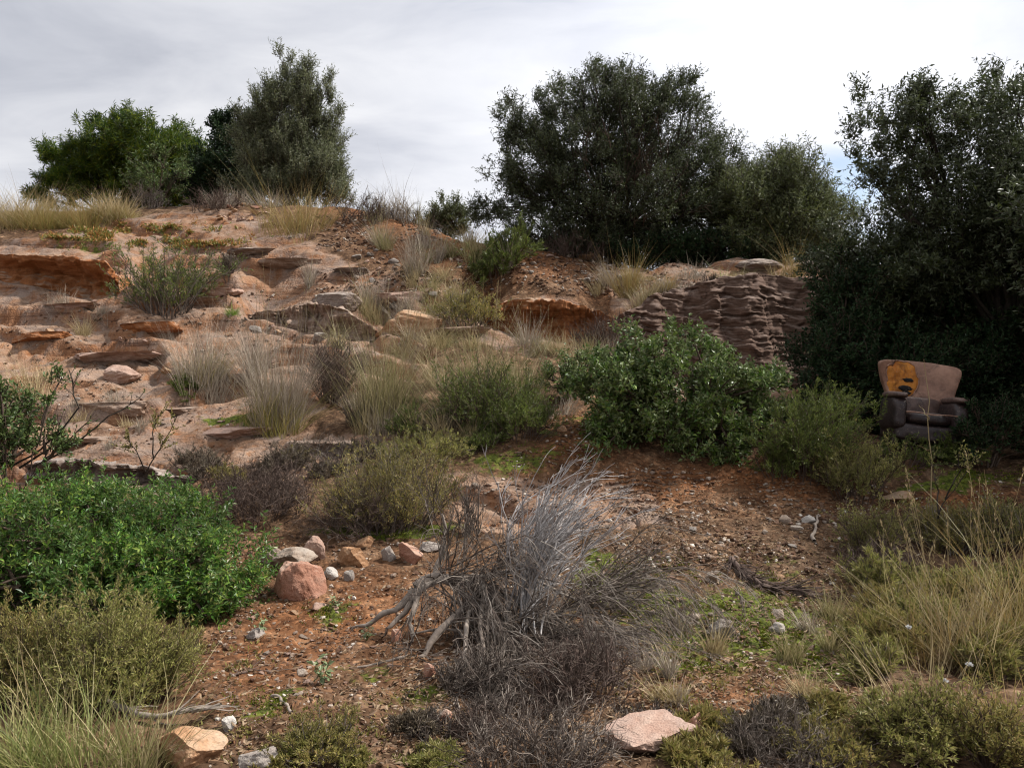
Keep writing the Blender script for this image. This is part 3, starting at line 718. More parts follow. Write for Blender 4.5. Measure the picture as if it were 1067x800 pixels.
def gravel(name, label, regions, seed, sub=1):
    g = np.random.default_rng(seed); mb = MB()
    SH = [rock_shape(sub, 300 + k, 6, 0) for k in range(6)]
    for poly, cnt, lo, hi in regions:
        poly = np.array(poly, float)
        u = g.uniform(poly[:, 0].min(), poly[:, 0].max(), cnt * 3); v = g.uniform(poly[:, 1].min(), poly[:, 1].max(), cnt * 3)
        ok = poly_mask(u, v, poly, 25) > g.random(cnt * 3); u, v = u[ok][:cnt], v[ok][:cnt]
        cl = fbm2(u / 45, v / 16, 4, seed) > g.uniform(-.75, .75, len(u)); u, v = u[cl], v[cl]
        P, hit_ = hit(u, v); P = P[hit_]; n_ = len(P)
        w = (lo + (hi - lo) * g.random(n_) ** 3) * P[:, 1] / F / 2
        for k in range(6):
            sel = np.arange(n_) % 6 == k; m_ = sel.sum()
            if not m_: continue
            V, T = SH[k]
            S = w[sel][:, None] * np.stack([np.ones(m_), g.uniform(.6, 1, m_), g.uniform(.4, .8, m_)], -1)
            a = g.uniform(0, 6.28, m_); ca, sa = np.cos(a), np.sin(a)
            X = V[None] * S[:, None]
            X = np.stack([X[..., 0] * ca[:, None] - X[..., 1] * sa[:, None], X[..., 0] * sa[:, None] + X[..., 1] * ca[:, None], X[..., 2] + X[..., 0] * g.normal(0, .3, (m_, 1))], -1) + P[sel][:, None] + np.array([0, 0, .15])[None, None] * w[sel][:, None, None]
            mb.add(X.reshape(-1, 3), None, (T[None] + np.arange(m_)[:, None, None] * len(V)).reshape(-1, 3))
    m, t, out = nt('gravel_mix')
    ge = node(t, 'ShaderNodeNewGeometry')
    c = ramp(t, [(0, (.05, .028, .018)), (.35, (.125, .066, .04)), (.65, (.165, .115, .082)), (.84, (.25, .185, .14)), (.94, (.40, .34, .28)), (1, (.5, .45, .39))], ge.outputs['Random Per Island'])
    p = node(t, 'ShaderNodeBsdfPrincipled'); p.inputs['Roughness'].default_value = .9; p.inputs['Specular IOR Level'].default_value = .15
    t.links.new(c, p.inputs['Base Color']); t.links.new(p.outputs[0], out.inputs[0])
    tag(mb.build(name, m), label, None, None, 'stuff')
gravel('gravel', 'fine gravel and stone chips over the red earth', [
    ([(200, 560), (420, 560), (440, 800), (200, 800)], 5200, 2, 7), ([(420, 600), (700, 560), (900, 600), (960, 800), (420, 800)], 7000, 2, 7),
    ([(640, 490), (900, 500), (960, 600), (640, 600)], 5600, 1.5, 7), ([(470, 495), (700, 510), (690, 560), (470, 560)], 2200, 2, 6), ([(880, 490), (1067, 490), (1067, 560), (900, 560)], 1200, 2, 5),
    ([(430, 235), (560, 250), (740, 275), (740, 310), (560, 310), (420, 300)], 3800, 2, 6), ([(330, 225), (480, 230), (470, 320), (330, 300)], 2200, 2, 6), ([(520, 430), (620, 430), (620, 490), (520, 490)], 1000, 2, 5),
    ([(0, 300), (300, 300), (330, 480), (0, 480)], 1500, 2, 5)], 41)

# fallen leaves and bits of stick
def litter():
    g = np.random.default_rng(5); mb = MB()
    for poly, cnt in [([(200, 540), (1000, 500), (1000, 800), (200, 800)], 9000), ([(600, 470), (900, 490), (900, 600), (620, 560)], 3500), ([(440, 560), (680, 560), (680, 800), (380, 800)], 5000), ([(640, 500), (900, 500), (900, 760), (640, 760)], 6000)]:
        poly = np.array(poly, float)
        u = g.uniform(poly[:, 0].min(), poly[:, 0].max(), cnt); v = g.uniform(poly[:, 1].min(), poly[:, 1].max(), cnt)
        ok = poly_mask(u, v, poly, 20) > g.random(cnt)
        P, h = hit(u[ok], v[ok]); P = P[h] + [0, 0, .012]; n_ = len(P)
        D = unit(g.normal(size=(n_, 3)) * [1, 1, .25]); N = unit(g.normal(size=(n_, 3)) * [.6, .6, 1])
        L = g.uniform(.012, .05, n_); mb.add(*leaves(P, D, N, L, L * g.uniform(.12, .5, n_)))
    tag(mb.build('leaf_litter', M['litter']), 'dry fallen leaves and bits of twig on the earth', None, None, 'stuff')
litter()

# ------------------------------------------------------------------ vegetation makers
def crown(lobes, nclump, nsprig, nleaf, sprig, L, W, g, up=.45, out=.9, shell=.45, spread=.28, flat=1.0, rag=.22, upn=0.0):
    """lobes (x,y,z,rx,ry,rz) -> clump centres, sprig lines, leaf mesh"""
    lobes = np.array(lobes, float)
    vol = lobes[:, 3] * lobes[:, 4] * lobes[:, 5]; vol = vol ** .8
    which = g.choice(len(lobes), nclump, p=vol / vol.sum())
    c = lobes[which]
    d = sphere_dirs(nclump, g)
    rr = (shell + (1 - shell) * g.random(nclump) ** .7)
    rr = rr * (1 + rag * vnoise(d * 2.3 + which[:, None] * 9.7, 5))
    C = c[:, :3] + d * c[:, 3:] * rr[:, None]
    rad = c[:, 3:].mean(1) * spread * g.uniform(.6, 1.35, nclump)
    par = np.repeat(np.arange(nclump), nsprig)
    n_ = len(par)
    P = C[par] + sphere_dirs(n_, g) * (rad[par] * g.random(n_) ** .5)[:, None] * np.array([1, 1, flat])
    D = unit(d[par] * out + g.normal(0, .55, (n_, 3)) + np.array([0, 0, up]))
    Ls = sprig * g.uniform(.6, 1.35, n_)
    line = grow(P, D, Ls, 3, .12, (0, 0, .15), g)
    t = np.tile(np.linspace(.12, 1, nleaf), n_) + g.normal(0, .04, n_ * nleaf)
    t = np.clip(t, .02, 1) * 3
    i = np.minimum(t.astype(int), 2); f = (t - i)[:, None]; k = np.repeat(np.arange(n_), nleaf)
    LP = line[k, i] * (1 - f) + line[k, i + 1] * f
    T = unit(line[k, i + 1] - line[k, i])
    side = unit(np.cross(T, g.normal(size=T.shape)))
    LD = unit(T * .55 + side * .85 + g.normal(0, .18, T.shape))
    LN = unit(g.normal(size=T.shape) + np.array([0, 0, upn]))
    Ll = L * g.uniform(.6, 1.25, len(LP))
    return C, line, leaves(LP, LD, LN, Ll, Ll * (W / L) * g.uniform(.8, 1.2, len(LP))), which

def limbs(base, tips, g, r0, sag=.2, m=7, r1=.008):
    n_ = len(tips)
    t = np.linspace(0, 1, m)[None, :, None]
    mid = base[:, None] * .5 + tips[:, None] * .5 + np.array([0, 0, 1.]) * sag * np.linalg.norm(tips - base, axis=1)[:, None, None] * .3 + g.normal(0, .06, (n_, 1, 3)) * np.linalg.norm(tips - base, axis=1)[:, None, None]
    C = base[:, None] * (1 - t) ** 2 + 2 * t * (1 - t) * mid + t * t * tips[:, None]
    C[:, 1:-1] += g.normal(0, .012, (n_, m - 2, 3)) * np.linalg.norm(tips - base, axis=1)[:, None, None]
    return tubes(C, taper(n_, m, r0, r1), 5)

def lobes_px(lst, Y):
    """(u, v, half width, half height, depth offset, half depth) in photo units at distance Y"""
    o = []
    for (u, v, ru, rv, dy, rd) in lst:
        yy = Y + dy; p = at(u, v, yy); k = yy / F
        o.append((*p, ru * k, rd, rv * k))
    return o

def tree(name, label, cat, u, Y, lst, leafm, barkm, nclump, nsprig, nleaf, sprig, L, W, seed, stems=3, r0=.12, vb=None, group=None, nlimb=40, twig_r=.006, dead=None, dv=0, **kw):
    g = np.random.default_rng(seed)
    x = (u - U0) / F * Y; loc = np.array([x, Y, float(hz(x, Y))])
    if vb is not None: loc = gp(u, vb)
    root = thing(name, label, cat, loc, group)
    lb = lobes_px([(q[0], q[1] + dv, *q[2:]) for q in lst], Y)
    C, line, lf, which = crown(lb, nclump, nsprig, nleaf, sprig, L, W, g, **kw)
    MB().add(*lf).build('crown', M[leafm], root, loc)
    cen = np.average(np.array(lb)[:, :3], 0, np.array(lb)[:, 3])
    tm = MB()
    fork = loc + (cen - loc) * .42
    forks = fork + g.normal(0, 1, (stems, 3)) * np.array([.3, .25, .12]) * np.linalg.norm(cen - loc) * .5
    b0 = loc + g.normal(0, .12, (stems, 3)) * [1, 1, 0] * min(1, r0 * 8) - [0, 0, .15]
    tm.add(*limbs(b0, forks, g, r0, .0, 6, r0 * .62))
    sel = g.choice(len(C), min(nlimb, len(C)), replace=False)
    near = ((C[sel][:, None] - forks[None]) ** 2).sum(-1).argmin(1)
    tm.add(*limbs(forks[near], C[sel], g, r0 * g.uniform(.25, .55, len(sel)), .2, 7, .008))
    c2 = np.setdiff1d(np.arange(len(C)), sel)[: nlimb * 4]
    if len(c2):
        nb = ((C[c2][:, None] - C[sel][None]) ** 2).sum(-1).argmin(1)
        inner = C[sel][nb] * .7 + forks[near][nb] * .3
        tm.add(*limbs(inner, C[c2], g, .018, .1, 5, .006))
    s_ = line[g.random(len(line)) < .6]
    tm.add(*tubes(s_, taper(len(s_), 4, twig_r, twig_r * .4), 3))
    tm.build('trunk', M[barkm], root, loc, True)
    if dead:
        dm = MB(); nd, dl, (du, dv, dr) = dead
        P = at(du + g.normal(0, dr, nd), dv + g.normal(0, dr, nd), Y - .8 + g.normal(0, .6, nd))
        D = unit((P - fork) + g.normal(0, .4, (nd, 3))); P = fork + (P - fork) * g.uniform(.5, .78, (nd, 1))
        a = grow(P, D, dl * g.uniform(.5, 1.2, nd), 4, .15, (0, 0, .1), g); dm.add(*tubes(a, taper(nd, 5, .012, .004), 3))
        p2, d2, _ = spawn(a, 7, .2, 1, .6, g); b = grow(p2, d2, dl * .5, 3, .15, (0, 0, .1), g); dm.add(*tubes(b, taper(len(b), 4, .006, .003), 3))
        dm.build('dead_branch', M['twig'], root, loc)
    return root

def heath(name, label, u, v, w, h, leafm, twigm='twig', seed=0, stems=40, kids=6, leaf=(.02, .004), nleaf=10, cat='shrub', group=None, lean=(0, 0), wild=.17, twig_r=.003, dense=1.0, lean_out=1.0, top=None):
    """fine-leaved shrub: many thin stems fanning from the foot, needle leaves along the side twigs"""
    g = np.random.default_rng(seed + 1000)
    loc = gp(u, v); k = loc[1] / F; W_, H_ = w * k * .92, h * k * .8
    loc = loc + [0, W_ * .22, 0]; loc[2] = hz(loc[0], loc[1])
    root = thing(name, label, cat, loc, group)
    a = g.uniform(0, 6.283, stems); r = np.sqrt(g.random(stems))
    P = loc + np.stack([np.cos(a) * r * W_ * .26, np.sin(a) * r * W_ * .2, np.zeros(stems)], -1); P[:, 2] = hz(P[:, 0], P[:, 1]) - .03
    out = np.stack([np.cos(a) * r * W_ * .36 * lean_out, np.sin(a) * r * W_ * .3 * lean_out, H_ * (1.0 - .35 * r ** 2)], -1) + np.array([lean[0], lean[1], 0]) * H_
    ph = g.uniform(0, 9); irr = 1 + .32 * vnoise2(np.cos(a) * 1.7 + ph, np.sin(a) * 1.7 + r * 1.5 + ph, seed)
    L = np.linalg.norm(out, axis=1) * g.uniform(.6, 1.08, stems) * irr
    A_ = grow(P, unit(out), L, 6, wild, (0, 0, .12), g)
    tm = MB(); tm.add(*tubes(A_, taper(stems, 7, twig_r * 1.8, twig_r * .6), 3))
    p, d, par = spawn(A_, kids, .25, .98, .55, g)
    B = grow(p, d, np.minimum(H_, W_) * .3 * g.uniform(.5, 1.2, len(p)), 4, wild, (0, 0, .35), g)
    tm.add(*tubes(B, taper(len(p), 5, twig_r * .8, twig_r * .4), 3))
    tm.build('stem', M[twigm], root, loc)
    if nleaf:
        lines = B; nleaf = int(nleaf * 1.6)
        n_ = len(lines); kk = np.repeat(np.arange(n_), nleaf); t = g.uniform(.1, 1, len(kk)) ** .8 * 4
        i = np.minimum(t.astype(int), 3); f = (t - i)[:, None]
        LP = lines[kk, i] * (1 - f) + lines[kk, i + 1] * f; T = unit(lines[kk, i + 1] - lines[kk, i])
        LD = unit(T * .8 + unit(np.cross(T, g.normal(size=T.shape))) * .7)
        s = g.uniform(.6, 1.3, len(kk))
        MB().add(*leaves(LP, LD, g.normal(size=T.shape), leaf[0] * 1.3 * s, leaf[1] * 1.3 * s)).build('foliage', M[leafm], root, loc)
    return root

def twigs(name, label, u, v, w, h, mat, seed=0, stems=30, kids=5, kids2=4, lean=(0, 0), wild=.16, r=.004, cat='dead shrub', droop=0.1, group=None, foot=.2):
    g = np.random.default_rng(seed + 3000)
    loc = gp(u, v); k = loc[1] / F; W_, H_ = w * k, h * k
    loc = loc + [0, W_ * .18, 0]; loc[2] = hz(loc[0], loc[1])
    a = g.uniform(0, 6.283, stems); rr = np.sqrt(g.random(stems))
    P = loc + np.stack([np.cos(a) * rr * W_ * foot, np.sin(a) * rr * W_ * foot * .8, np.zeros(stems)], -1); P[:, 2] = hz(P[:, 0], P[:, 1]) - .03
    out = np.stack([np.cos(a) * rr * W_ * (.5 - foot), np.sin(a) * rr * W_ * (.4 - foot * .5), H_ * (1 - .45 * rr ** 2)], -1) + np.array([lean[0], lean[1], 0]) * H_
    mb = MB()
    A_ = grow(P, unit(out), np.linalg.norm(out, axis=1) * g.uniform(.6, 1.05, stems), 6, wild, (0, 0, droop), g); mb.add(*tubes(A_, taper(stems, 7, r * 1.6, r * .5), 4))
    p, d, _ = spawn(A_, kids, .15, .98, .6, g); B = grow(p, d, min(W_, H_) * .4 * g.uniform(.4, 1.2, len(p)), 4, wild, (0, 0, droop * 2), g); mb.add(*tubes(B, taper(len(p), 5, r * .75, r * .35), 3))
    if kids2:
        p, d, _ = spawn(B, kids2, .1, .98, .6, g); C_ = grow(p, d, min(W_, H_) * .18 * g.uniform(.4, 1.2, len(p)), 3, wild, (0, 0, droop), g); mb.add(*tubes(C_, taper(len(p), 4, r * .45, r * .25), 3))
    o = mb.build(name, M[mat], None, loc)
    return tag(o, label, cat, group)

def tussock(label, u, v, w, h, mat, seed=0, n=260, bw=.005, bend=.35, cat='grass tussock', name='grass_tussock', group=None, foot=.16, base=None, lean=(0, 0), stalks=0):
    """bunch grass; base = material of a skirt of dead blades at the foot"""
    g = np.random.default_rng(seed + 5000)
    loc = gp(u, v); k = loc[1] / F; W_, H_ = w * k, h * k * 1.18
    loc = loc + [0, W_ * .15, 0]; loc[2] = hz(loc[0], loc[1])
    bw = max(bw, k * .42)
    def bunch(n_, hh, ww, bw_, m=5):
        a = g.uniform(0, 6.283, n_); r = np.sqrt(g.random(n_))
        ns = max(4, int(3 + n_ / 90)); sub = g.integers(0, ns, n_)
        sc_ = g.normal(0, 1, (ns, 2)) * W_ * .14; sh = g.uniform(.5, 1.08, ns); sl = g.normal(0, .24, (ns, 2))
        P = loc + np.stack([np.cos(a) * r * W_ * foot * .7 + sc_[sub, 0], np.sin(a) * r * W_ * foot * .7 + sc_[sub, 1] * .7, np.zeros(n_)], -1); P[:, 2] = hz(P[:, 0], P[:, 1]) - .02
        o_ = np.stack([np.cos(a + g.normal(0, .5, n_)), np.sin(a + g.normal(0, .5, n_)), np.zeros(n_)], -1) * r[:, None]
        D = o_ * ww * .26 + np.array([lean[0] * hh, lean[1] * hh, hh * 1.05])
        D[:, :2] += sl[sub] * hh + g.normal(0, .07, (n_, 2)) * hh
        L = np.linalg.norm(D, axis=1) * g.uniform(.35, 1.0, n_) * sh[sub]
        D = unit(D)
        bd = o_ * bend * g.uniform(.4, 1.6, n_)[:, None] - np.array([0, 0, 1]) * (bend * .35 * g.random(n_) * r)[:, None] + g.normal(0, .17, (n_, 3)) - np.array([0, 0, .25]) * (g.random((n_, 1)) ** 4)
        return blades(P, D, L, bw_ * g.uniform(.7, 1.3, n_), bd, m, g)
    if base or stalks:
        root = thing(name, label, cat, loc, group)
        MB().add(*bunch(n, H_, W_, bw)).build('blade_bunch', M[mat], root, loc)
        if base: MB().add(*bunch(int(n * .7), H_ * .5, W_ * 1.25, bw)).build('dead_skirt', M[base], root, loc)
        if stalks:
            mb = MB(); a = g.uniform(0, 6.283, stalks)
            P = loc + np.stack([np.cos(a), np.sin(a), a * 0], -1) * W_ * .08
            D = unit(np.stack([np.cos(a) * .25, np.sin(a) * .25, np.ones(stalks)], -1))
            A_ = grow(P, D, H_ * 1.15 * g.uniform(.75, 1.15, stalks), 5, .06, (0, 0, 0), g); mb.add(*tubes(A_, taper(stalks, 6, bw * .4, bw * .25), 3))
            tip = A_[:, -1]; kk = np.repeat(np.arange(stalks), 9); tt = g.random(len(kk))[:, None]
            LP = A_[kk, -2] * (1 - tt) + tip[kk] * tt; mb.add(*leaves(LP, unit(D[kk] + g.normal(0, .25, (len(kk), 3))), g.normal(size=(len(kk), 3)), bw * 6, bw * 1.3))
            mb.build('seed_stalk', M['straw'], root, loc)
        return root
    o = MB().add(*bunch(n, H_, W_, bw)).build(name, M[mat], None, loc)
    return tag(o, label, cat, group)

exec_after = []
# ------------------------------------------------------------------ trees
tree('pine_tree', 'bushy dark green pine with sunlit yellow-green tufts on the ridge', 'tree', 150, 27, [
    (150, 150, 55, 34, 0, 2.2), (185, 165, 45, 30, -.5, 1.8), (112, 160, 40, 26, .3, 1.6), (75, 165, 30, 22, .3, 1.3), (60, 186, 26, 16, 0, 1.2), (140, 185, 75, 20, 0, 1.6), (200, 185, 36, 22, -.5, 1.3), (125, 128, 26, 13, 0, 1)],
    'pine', 'bark', 330, 26, 14, .26, .17, .026, 1, dv=12, stems=2, r0=.16, up=.5, spread=.26, shell=.35, upn=.4)
tree('carob_tree', 'low dark carob crown between the pine and the upright tree', 'tree', 250, 24, [
    (250, 178, 42, 30, 0, 1.3), (275, 165, 28, 35, .3, 1.1), (222, 190, 30, 20, -.3, 1), (238, 135, 12, 14, 0, .5), (250, 118, 14, 14, .2, .5), (242, 152, 16, 12, .2, .6)], 'carob', 'bark', 150, 22, 12, .28, .10, .045, 2, stems=2, r0=.09, up=.3)
tree('olive_tree', 'tall upright grey-green tree standing alone on the ridge', 'tree', 302, 21.5, [
    (302, 140, 36, 50, 0, 1.0), (278, 105, 14, 38, 0, .5), (322, 108, 18, 34, 0, .5), (297, 76, 9, 28, 0, .3), (300, 105, 20, 30, 0, .5), (340, 135, 18, 40, .1, .6), (320, 170, 42, 38, -.1, 1.0), (345, 185, 24, 20, 0, .6), (262, 140, 24, 40, 0, .7), (278, 170, 30, 30, 0, .9), (318, 78, 8, 18, 0, .3), (342, 98, 8, 20, 0, .3), (300, 195, 44, 22, -.1, .9), (350, 205, 22, 14, -.1, .6), (258, 190, 24, 20, -.1, .6)],
    'olive_light', 'bark', 460, 20, 12, .36, .085, .02, 3, dv=6, stems=2, r0=.08, up=1.9, out=.4, spread=.26, shell=.1, rag=.35)
tree('olive_tree', 'biggest olive tree, a broad dark dome with bare brown twigs inside', 'tree', 640, 17.6, [
    (600, 150, 62, 55, 0, 1.4), (555, 165, 48, 50, .2, 1.2), (640, 125, 60, 52, .2, 1.4), (690, 140, 52, 55, .1, 1.3), (535, 200, 34, 28, .0, .9), (600, 215, 75, 40, -.2, 1.4), (680, 205, 80, 50, -.2, 1.5), (660, 95, 34, 26, .2, .8), (600, 90, 40, 24, .2, .8), (545, 115, 26, 24, .2, .6), (708, 95, 16, 24, .1, .5), (735, 175, 34, 44, .3, 1.1), (725, 225, 38, 36, .0, 1.1), (505, 205, 18, 14, 0, .5), (640, 250, 60, 15, .2, 1.0), (590, 252, 60, 14, -.1, .9), (690, 252, 60, 16, -.2, .9), (750, 255, 40, 14, 0, .8), (720, 266, 50, 9, -.6, .6), (640, 264, 60, 9, -.4, .7), (580, 258, 40, 9, 0, .6)],
    'olive', 'bark', 800, 21, 12, .30, .075, .020, 4, dv=9, stems=6, r0=.08, nlimb=90, up=.6, spread=.22, shell=.3, rag=.34,  dead=(170, .5, (685, 160, 40)))
tree('olive_tree', 'lower grey-green olive tree beside the dome of the biggest one', 'tree', 800, 17, [
    (800, 215, 55, 45, 0, 1.2), (770, 225, 40, 40, 0, 1), (835, 220, 38, 40, 0, 1), (810, 185, 34, 24, 0, .7), (860, 235, 28, 30, 0, .8), (800, 252, 75, 20, -.1, 1.0), (765, 190, 16, 20, 0, .5), (850, 262, 40, 14, -.2, .8), (800, 266, 60, 9, -.4, .7)],
    'olive_green', 'bark', 400, 22, 12, .32, .08, .02, 5, stems=4, r0=.06, up=1.0, out=.6, spread=.3, shell=.15)
tree('olive_tree', 'large nearby dark olive tree overhanging the armchair', 'tree', 1075, 10.8, [
    (1010, 150, 70, 70, 0, 1.0), (1060, 120, 50, 55, .2, 1.0), (940, 150, 46, 60, .1, .8), (905, 165, 24, 30, .1, .5), (965, 105, 30, 28, .1, .6), (1035, 85, 24, 22, .1, .5), (930, 115, 20, 18, 0, .4), (1120, 180, 90, 110, .3, 1.6), (1000, 250, 100, 60, .3, 1.4), (930, 270, 60, 50, .4, 1.0), (900, 300, 50, 50, .8, .9), (1000, 330, 95, 60, .8, 1.0), (1080, 330, 90, 90, .4, 1.4), (1060, 410, 60, 50, .3, .9), (940, 350, 60, 50, 1.4, .8), (1180, 300, 120, 120, .0, 1.6), (1000, 410, 70, 50, 1.4, .7), (890, 370, 40, 40, 1.5, .6), (870, 260, 26, 28, .8, .6), (980, 370, 80, 40, 1.5, .7), (1060, 350, 80, 60, 1.0, 1.0), (960, 300, 80, 60, .6, 1.0), (1150, 400, 90, 90, .3, 1.3), (1010, 220, 90, 60, .0, 1.2), (1250, 250, 120, 160, -.8, 1.8), (1280, 400, 120, 100, -.8, 1.6)],
    'olive', 'bark', 1650, 20, 12, .25, .068, .021, 6, dv=7, stems=4, r0=.12, nlimb=110, up=.45, spread=.22, shell=.22, rag=.32, twig_r=.004)
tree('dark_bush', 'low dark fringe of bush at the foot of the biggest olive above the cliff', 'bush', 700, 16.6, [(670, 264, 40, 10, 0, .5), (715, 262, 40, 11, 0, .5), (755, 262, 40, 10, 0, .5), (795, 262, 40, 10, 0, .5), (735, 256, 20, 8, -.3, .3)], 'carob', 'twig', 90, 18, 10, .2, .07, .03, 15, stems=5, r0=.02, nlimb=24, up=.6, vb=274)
tree('olive_tree', 'unseen olive tree added beyond the right frame edge to cast shade', 'tree', 1260, 8.0, [(1230, 160, 100, 90, 0, 1.2), (1180, 230, 90, 90, .2, 1.0), (1290, 220, 130, 120, 0, 1.3), (1200, 330, 100, 90, .2, 1.0), (1150, 390, 50, 60, .4, .6), (1300, 360, 130, 90, -.2, 1.3), (1330, 100, 110, 80, .2, 1.2)], 'olive', 'bark', 520, 20, 11, .24, .07, .023, 36, stems=3, r0=.12, nlimb=60, up=.4, spread=.26, shell=.25, twig_r=.004)  # added outside the view to shade the armchair and right foreground
tree('low_bush', 'small yellowish green bush peeping over the ridge beside the big olive', 'bush', 466, 19.5, [(465, 224, 18, 14, 0, .4), (478, 230, 14, 12, 0, .3), (455, 232, 14, 10, 0, .3), (466, 238, 22, 10, 0, .3)], 'olive_green', 'twig', 60, 20, 10, .22, .06, .018, 7, stems=3, r0=.03, nlimb=10, up=.8)
tree('low_bush', 'light green leafy shrub in front of the pine', 'bush', 165, 22, [(165, 182, 22, 22, 0, .6), (180, 176, 12, 16, 0, .4), (150, 200, 30, 10, 0, .6)], 'fresh', 'twig', 24, 16, 8, .3, .08, .03, 8, stems=5, r0=.03, nlimb=18, up=.7)

# ------------------------------------------------------------------ bushes
tree('mastic_bush', 'bright green mastic bush sprawling beside the small rock heap', 'bush', 130, 5.9, [
    (60, 555, 80, 55, .2, .6), (150, 570, 75, 55, 0, .55), (215, 600, 55, 50, -.15, .45), (20, 590, 60, 60, -.2, .5), (110, 610, 80, 45, -.4, .5), (235, 625, 38, 28, -.2, .35), (170, 540, 50, 30, .3, .4), (100, 530, 50, 28, .4, .4), (-60, 570, 70, 70, 0, .6), (205, 632, 48, 30, -.35, .35), (150, 625, 60, 34, -.4, .4)],
    'mastic', 'twig', 360, 20, 12, .11, .042, .014, 9, stems=8, r0=.018, nlimb=60, up=.9, spread=.34, shell=.35, twig_r=.002, upn=.8)
tree('evergreen_bush', 'dense glossy dark green bush in the middle of the slope', 'bush', 705, 9.2, [
    (700, 410, 80, 50, 0, .7), (650, 420, 52, 45, 0, .6), (760, 425, 48, 45, 0, .6), (715, 375, 50, 26, .1, .5), (690, 455, 80, 30, -.1, .6), (745, 460, 40, 28, -.2, .4), (625, 405, 30, 25, .1, .4), (790, 420, 24, 35, .1, .4), (640, 385, 30, 16, .1, .3)],
    'evergreen', 'twig', 240, 18, 10, .14, .056, .025, 10, stems=8, r0=.02, nlimb=60, up=.8, spread=.24, shell=.5, rag=.3, twig_r=.0025, upn=.5)
tree('evergreen_bush', 'small sparse leafy bush behind the shoulder of the glossy one', 'bush', 596, 10.2, [(595, 385, 26, 14, 0, .3), (580, 398, 20, 12, 0, .25), (612, 376, 14, 10, 0, .2)], 'evergreen', 'twig', 26, 12, 8, .14, .05, .02, 11, stems=4, r0=.012, nlimb=10, up=.8, upn=.5, vb=412)
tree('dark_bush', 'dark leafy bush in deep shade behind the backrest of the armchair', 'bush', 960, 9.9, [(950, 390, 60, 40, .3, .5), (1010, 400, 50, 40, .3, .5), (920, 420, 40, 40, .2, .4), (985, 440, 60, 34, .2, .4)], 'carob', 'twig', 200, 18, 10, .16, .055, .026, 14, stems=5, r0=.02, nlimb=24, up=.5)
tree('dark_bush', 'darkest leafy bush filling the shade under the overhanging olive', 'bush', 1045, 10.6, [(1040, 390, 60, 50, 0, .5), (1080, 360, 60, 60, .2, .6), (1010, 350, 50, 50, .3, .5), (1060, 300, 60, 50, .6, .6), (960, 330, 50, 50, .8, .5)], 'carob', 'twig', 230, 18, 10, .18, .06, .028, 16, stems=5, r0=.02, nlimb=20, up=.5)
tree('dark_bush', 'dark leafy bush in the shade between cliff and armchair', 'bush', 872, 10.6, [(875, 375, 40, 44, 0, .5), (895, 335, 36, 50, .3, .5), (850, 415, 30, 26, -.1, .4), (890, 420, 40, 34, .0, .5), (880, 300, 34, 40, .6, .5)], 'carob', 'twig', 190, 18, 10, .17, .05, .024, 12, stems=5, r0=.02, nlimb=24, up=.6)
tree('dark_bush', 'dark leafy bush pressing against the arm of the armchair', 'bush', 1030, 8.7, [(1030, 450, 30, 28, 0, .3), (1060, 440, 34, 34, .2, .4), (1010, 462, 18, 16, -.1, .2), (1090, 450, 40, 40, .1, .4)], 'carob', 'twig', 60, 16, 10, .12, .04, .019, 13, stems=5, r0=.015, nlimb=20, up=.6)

H_ = heath
heath('rosemary_shrub', 'feathery green shrub between the glossy bush and the armchair', 850, 512, 100, 112, 'rosemary', seed=1, stems=70, kids=9, nleaf=16, leaf=(.03, .006))
heath('rosemary_shrub', 'yellow-green feathery shrub directly in front of the armchair', 900, 530, 100, 96, 'broom', seed=2, stems=55, kids=8, nleaf=14, leaf=(.028, .006))
heath('rosemary_shrub', 'tall feathery green shrub in half shade beside the cliff foot', 872, 470, 90, 88, 'rosemary', seed=3, stems=50, kids=8, nleaf=14, leaf=(.032, .007))
heath('rosemary_shrub', 'leafy dark green shrub hiding the foot of the armchair on its lower arm side', 1004, 488, 52, 46, 'rosemary', seed=34, stems=50, kids=8, nleaf=12, leaf=(.03, .008))
heath('rosemary_shrub', 'low scrub hiding the front of the armchair base', 948, 494, 74, 36, 'rosemary', 'dead_dark', seed=35, stems=40, kids=6, nleaf=8, leaf=(.025, .006))
heath('rosemary_shrub', 'dark feathery skirt of shrub under the glossy bush edge', 815, 505, 50, 60, 'rosemary', seed=4, stems=34, kids=7, nleaf=12, leaf=(.03, .006))
heath('shrub', 'grey-green shrub with brown twigs beside the orange overhang', 166, 335, 106, 88, 'rosemary', 'dead', seed=5, stems=70, kids=7, nleaf=9, leaf=(.05, .010), twig_r=.006)
heath('shrub', 'rounded green shrub on the scree below the big olive', 520, 297, 84, 50, 'rosemary', seed=6, stems=70, kids=8, nleaf=12, leaf=(.055, .012), twig_r=.005)
heath('shrub', 'grey scrubby shrub below the rounded green one on the scree', 488, 342, 72, 44, 'heath', 'dead', seed=7, stems=60, kids=7, nleaf=7, leaf=(.045, .009), twig_r=.005)
heath('shrub', 'tiny dark tuft on the bare rock beyond the grey-green shrub', 236, 303, 22, 34, 'thyme', 'dead_dark', seed=8, stems=40, kids=4, nleaf=5, leaf=(.04, .008), twig_r=.006)
heath('heath_shrub', 'wide dry thyme shrub with an olive-green top behind the dead roots', 405, 562, 158, 116, 'heath', 'dead', seed=9, stems=150, kids=9, nleaf=9, leaf=(.022, .0045), twig_r=.0025)
heath('heath_shrub', 'low olive-green scrub behind the dry thyme on the slab edge', 440, 490, 110, 40, 'broom', 'dead', seed=10, stems=90, kids=7, nleaf=9, leaf=(.025, .005), twig_r=.0025)
heath('heath_shrub', 'low dark green shrub at the foot of the esparto clump', 545, 462, 80, 60, 'rosemary', 'dead_dark', seed=11, stems=70, kids=7, nleaf=10, leaf=(.03, .006))
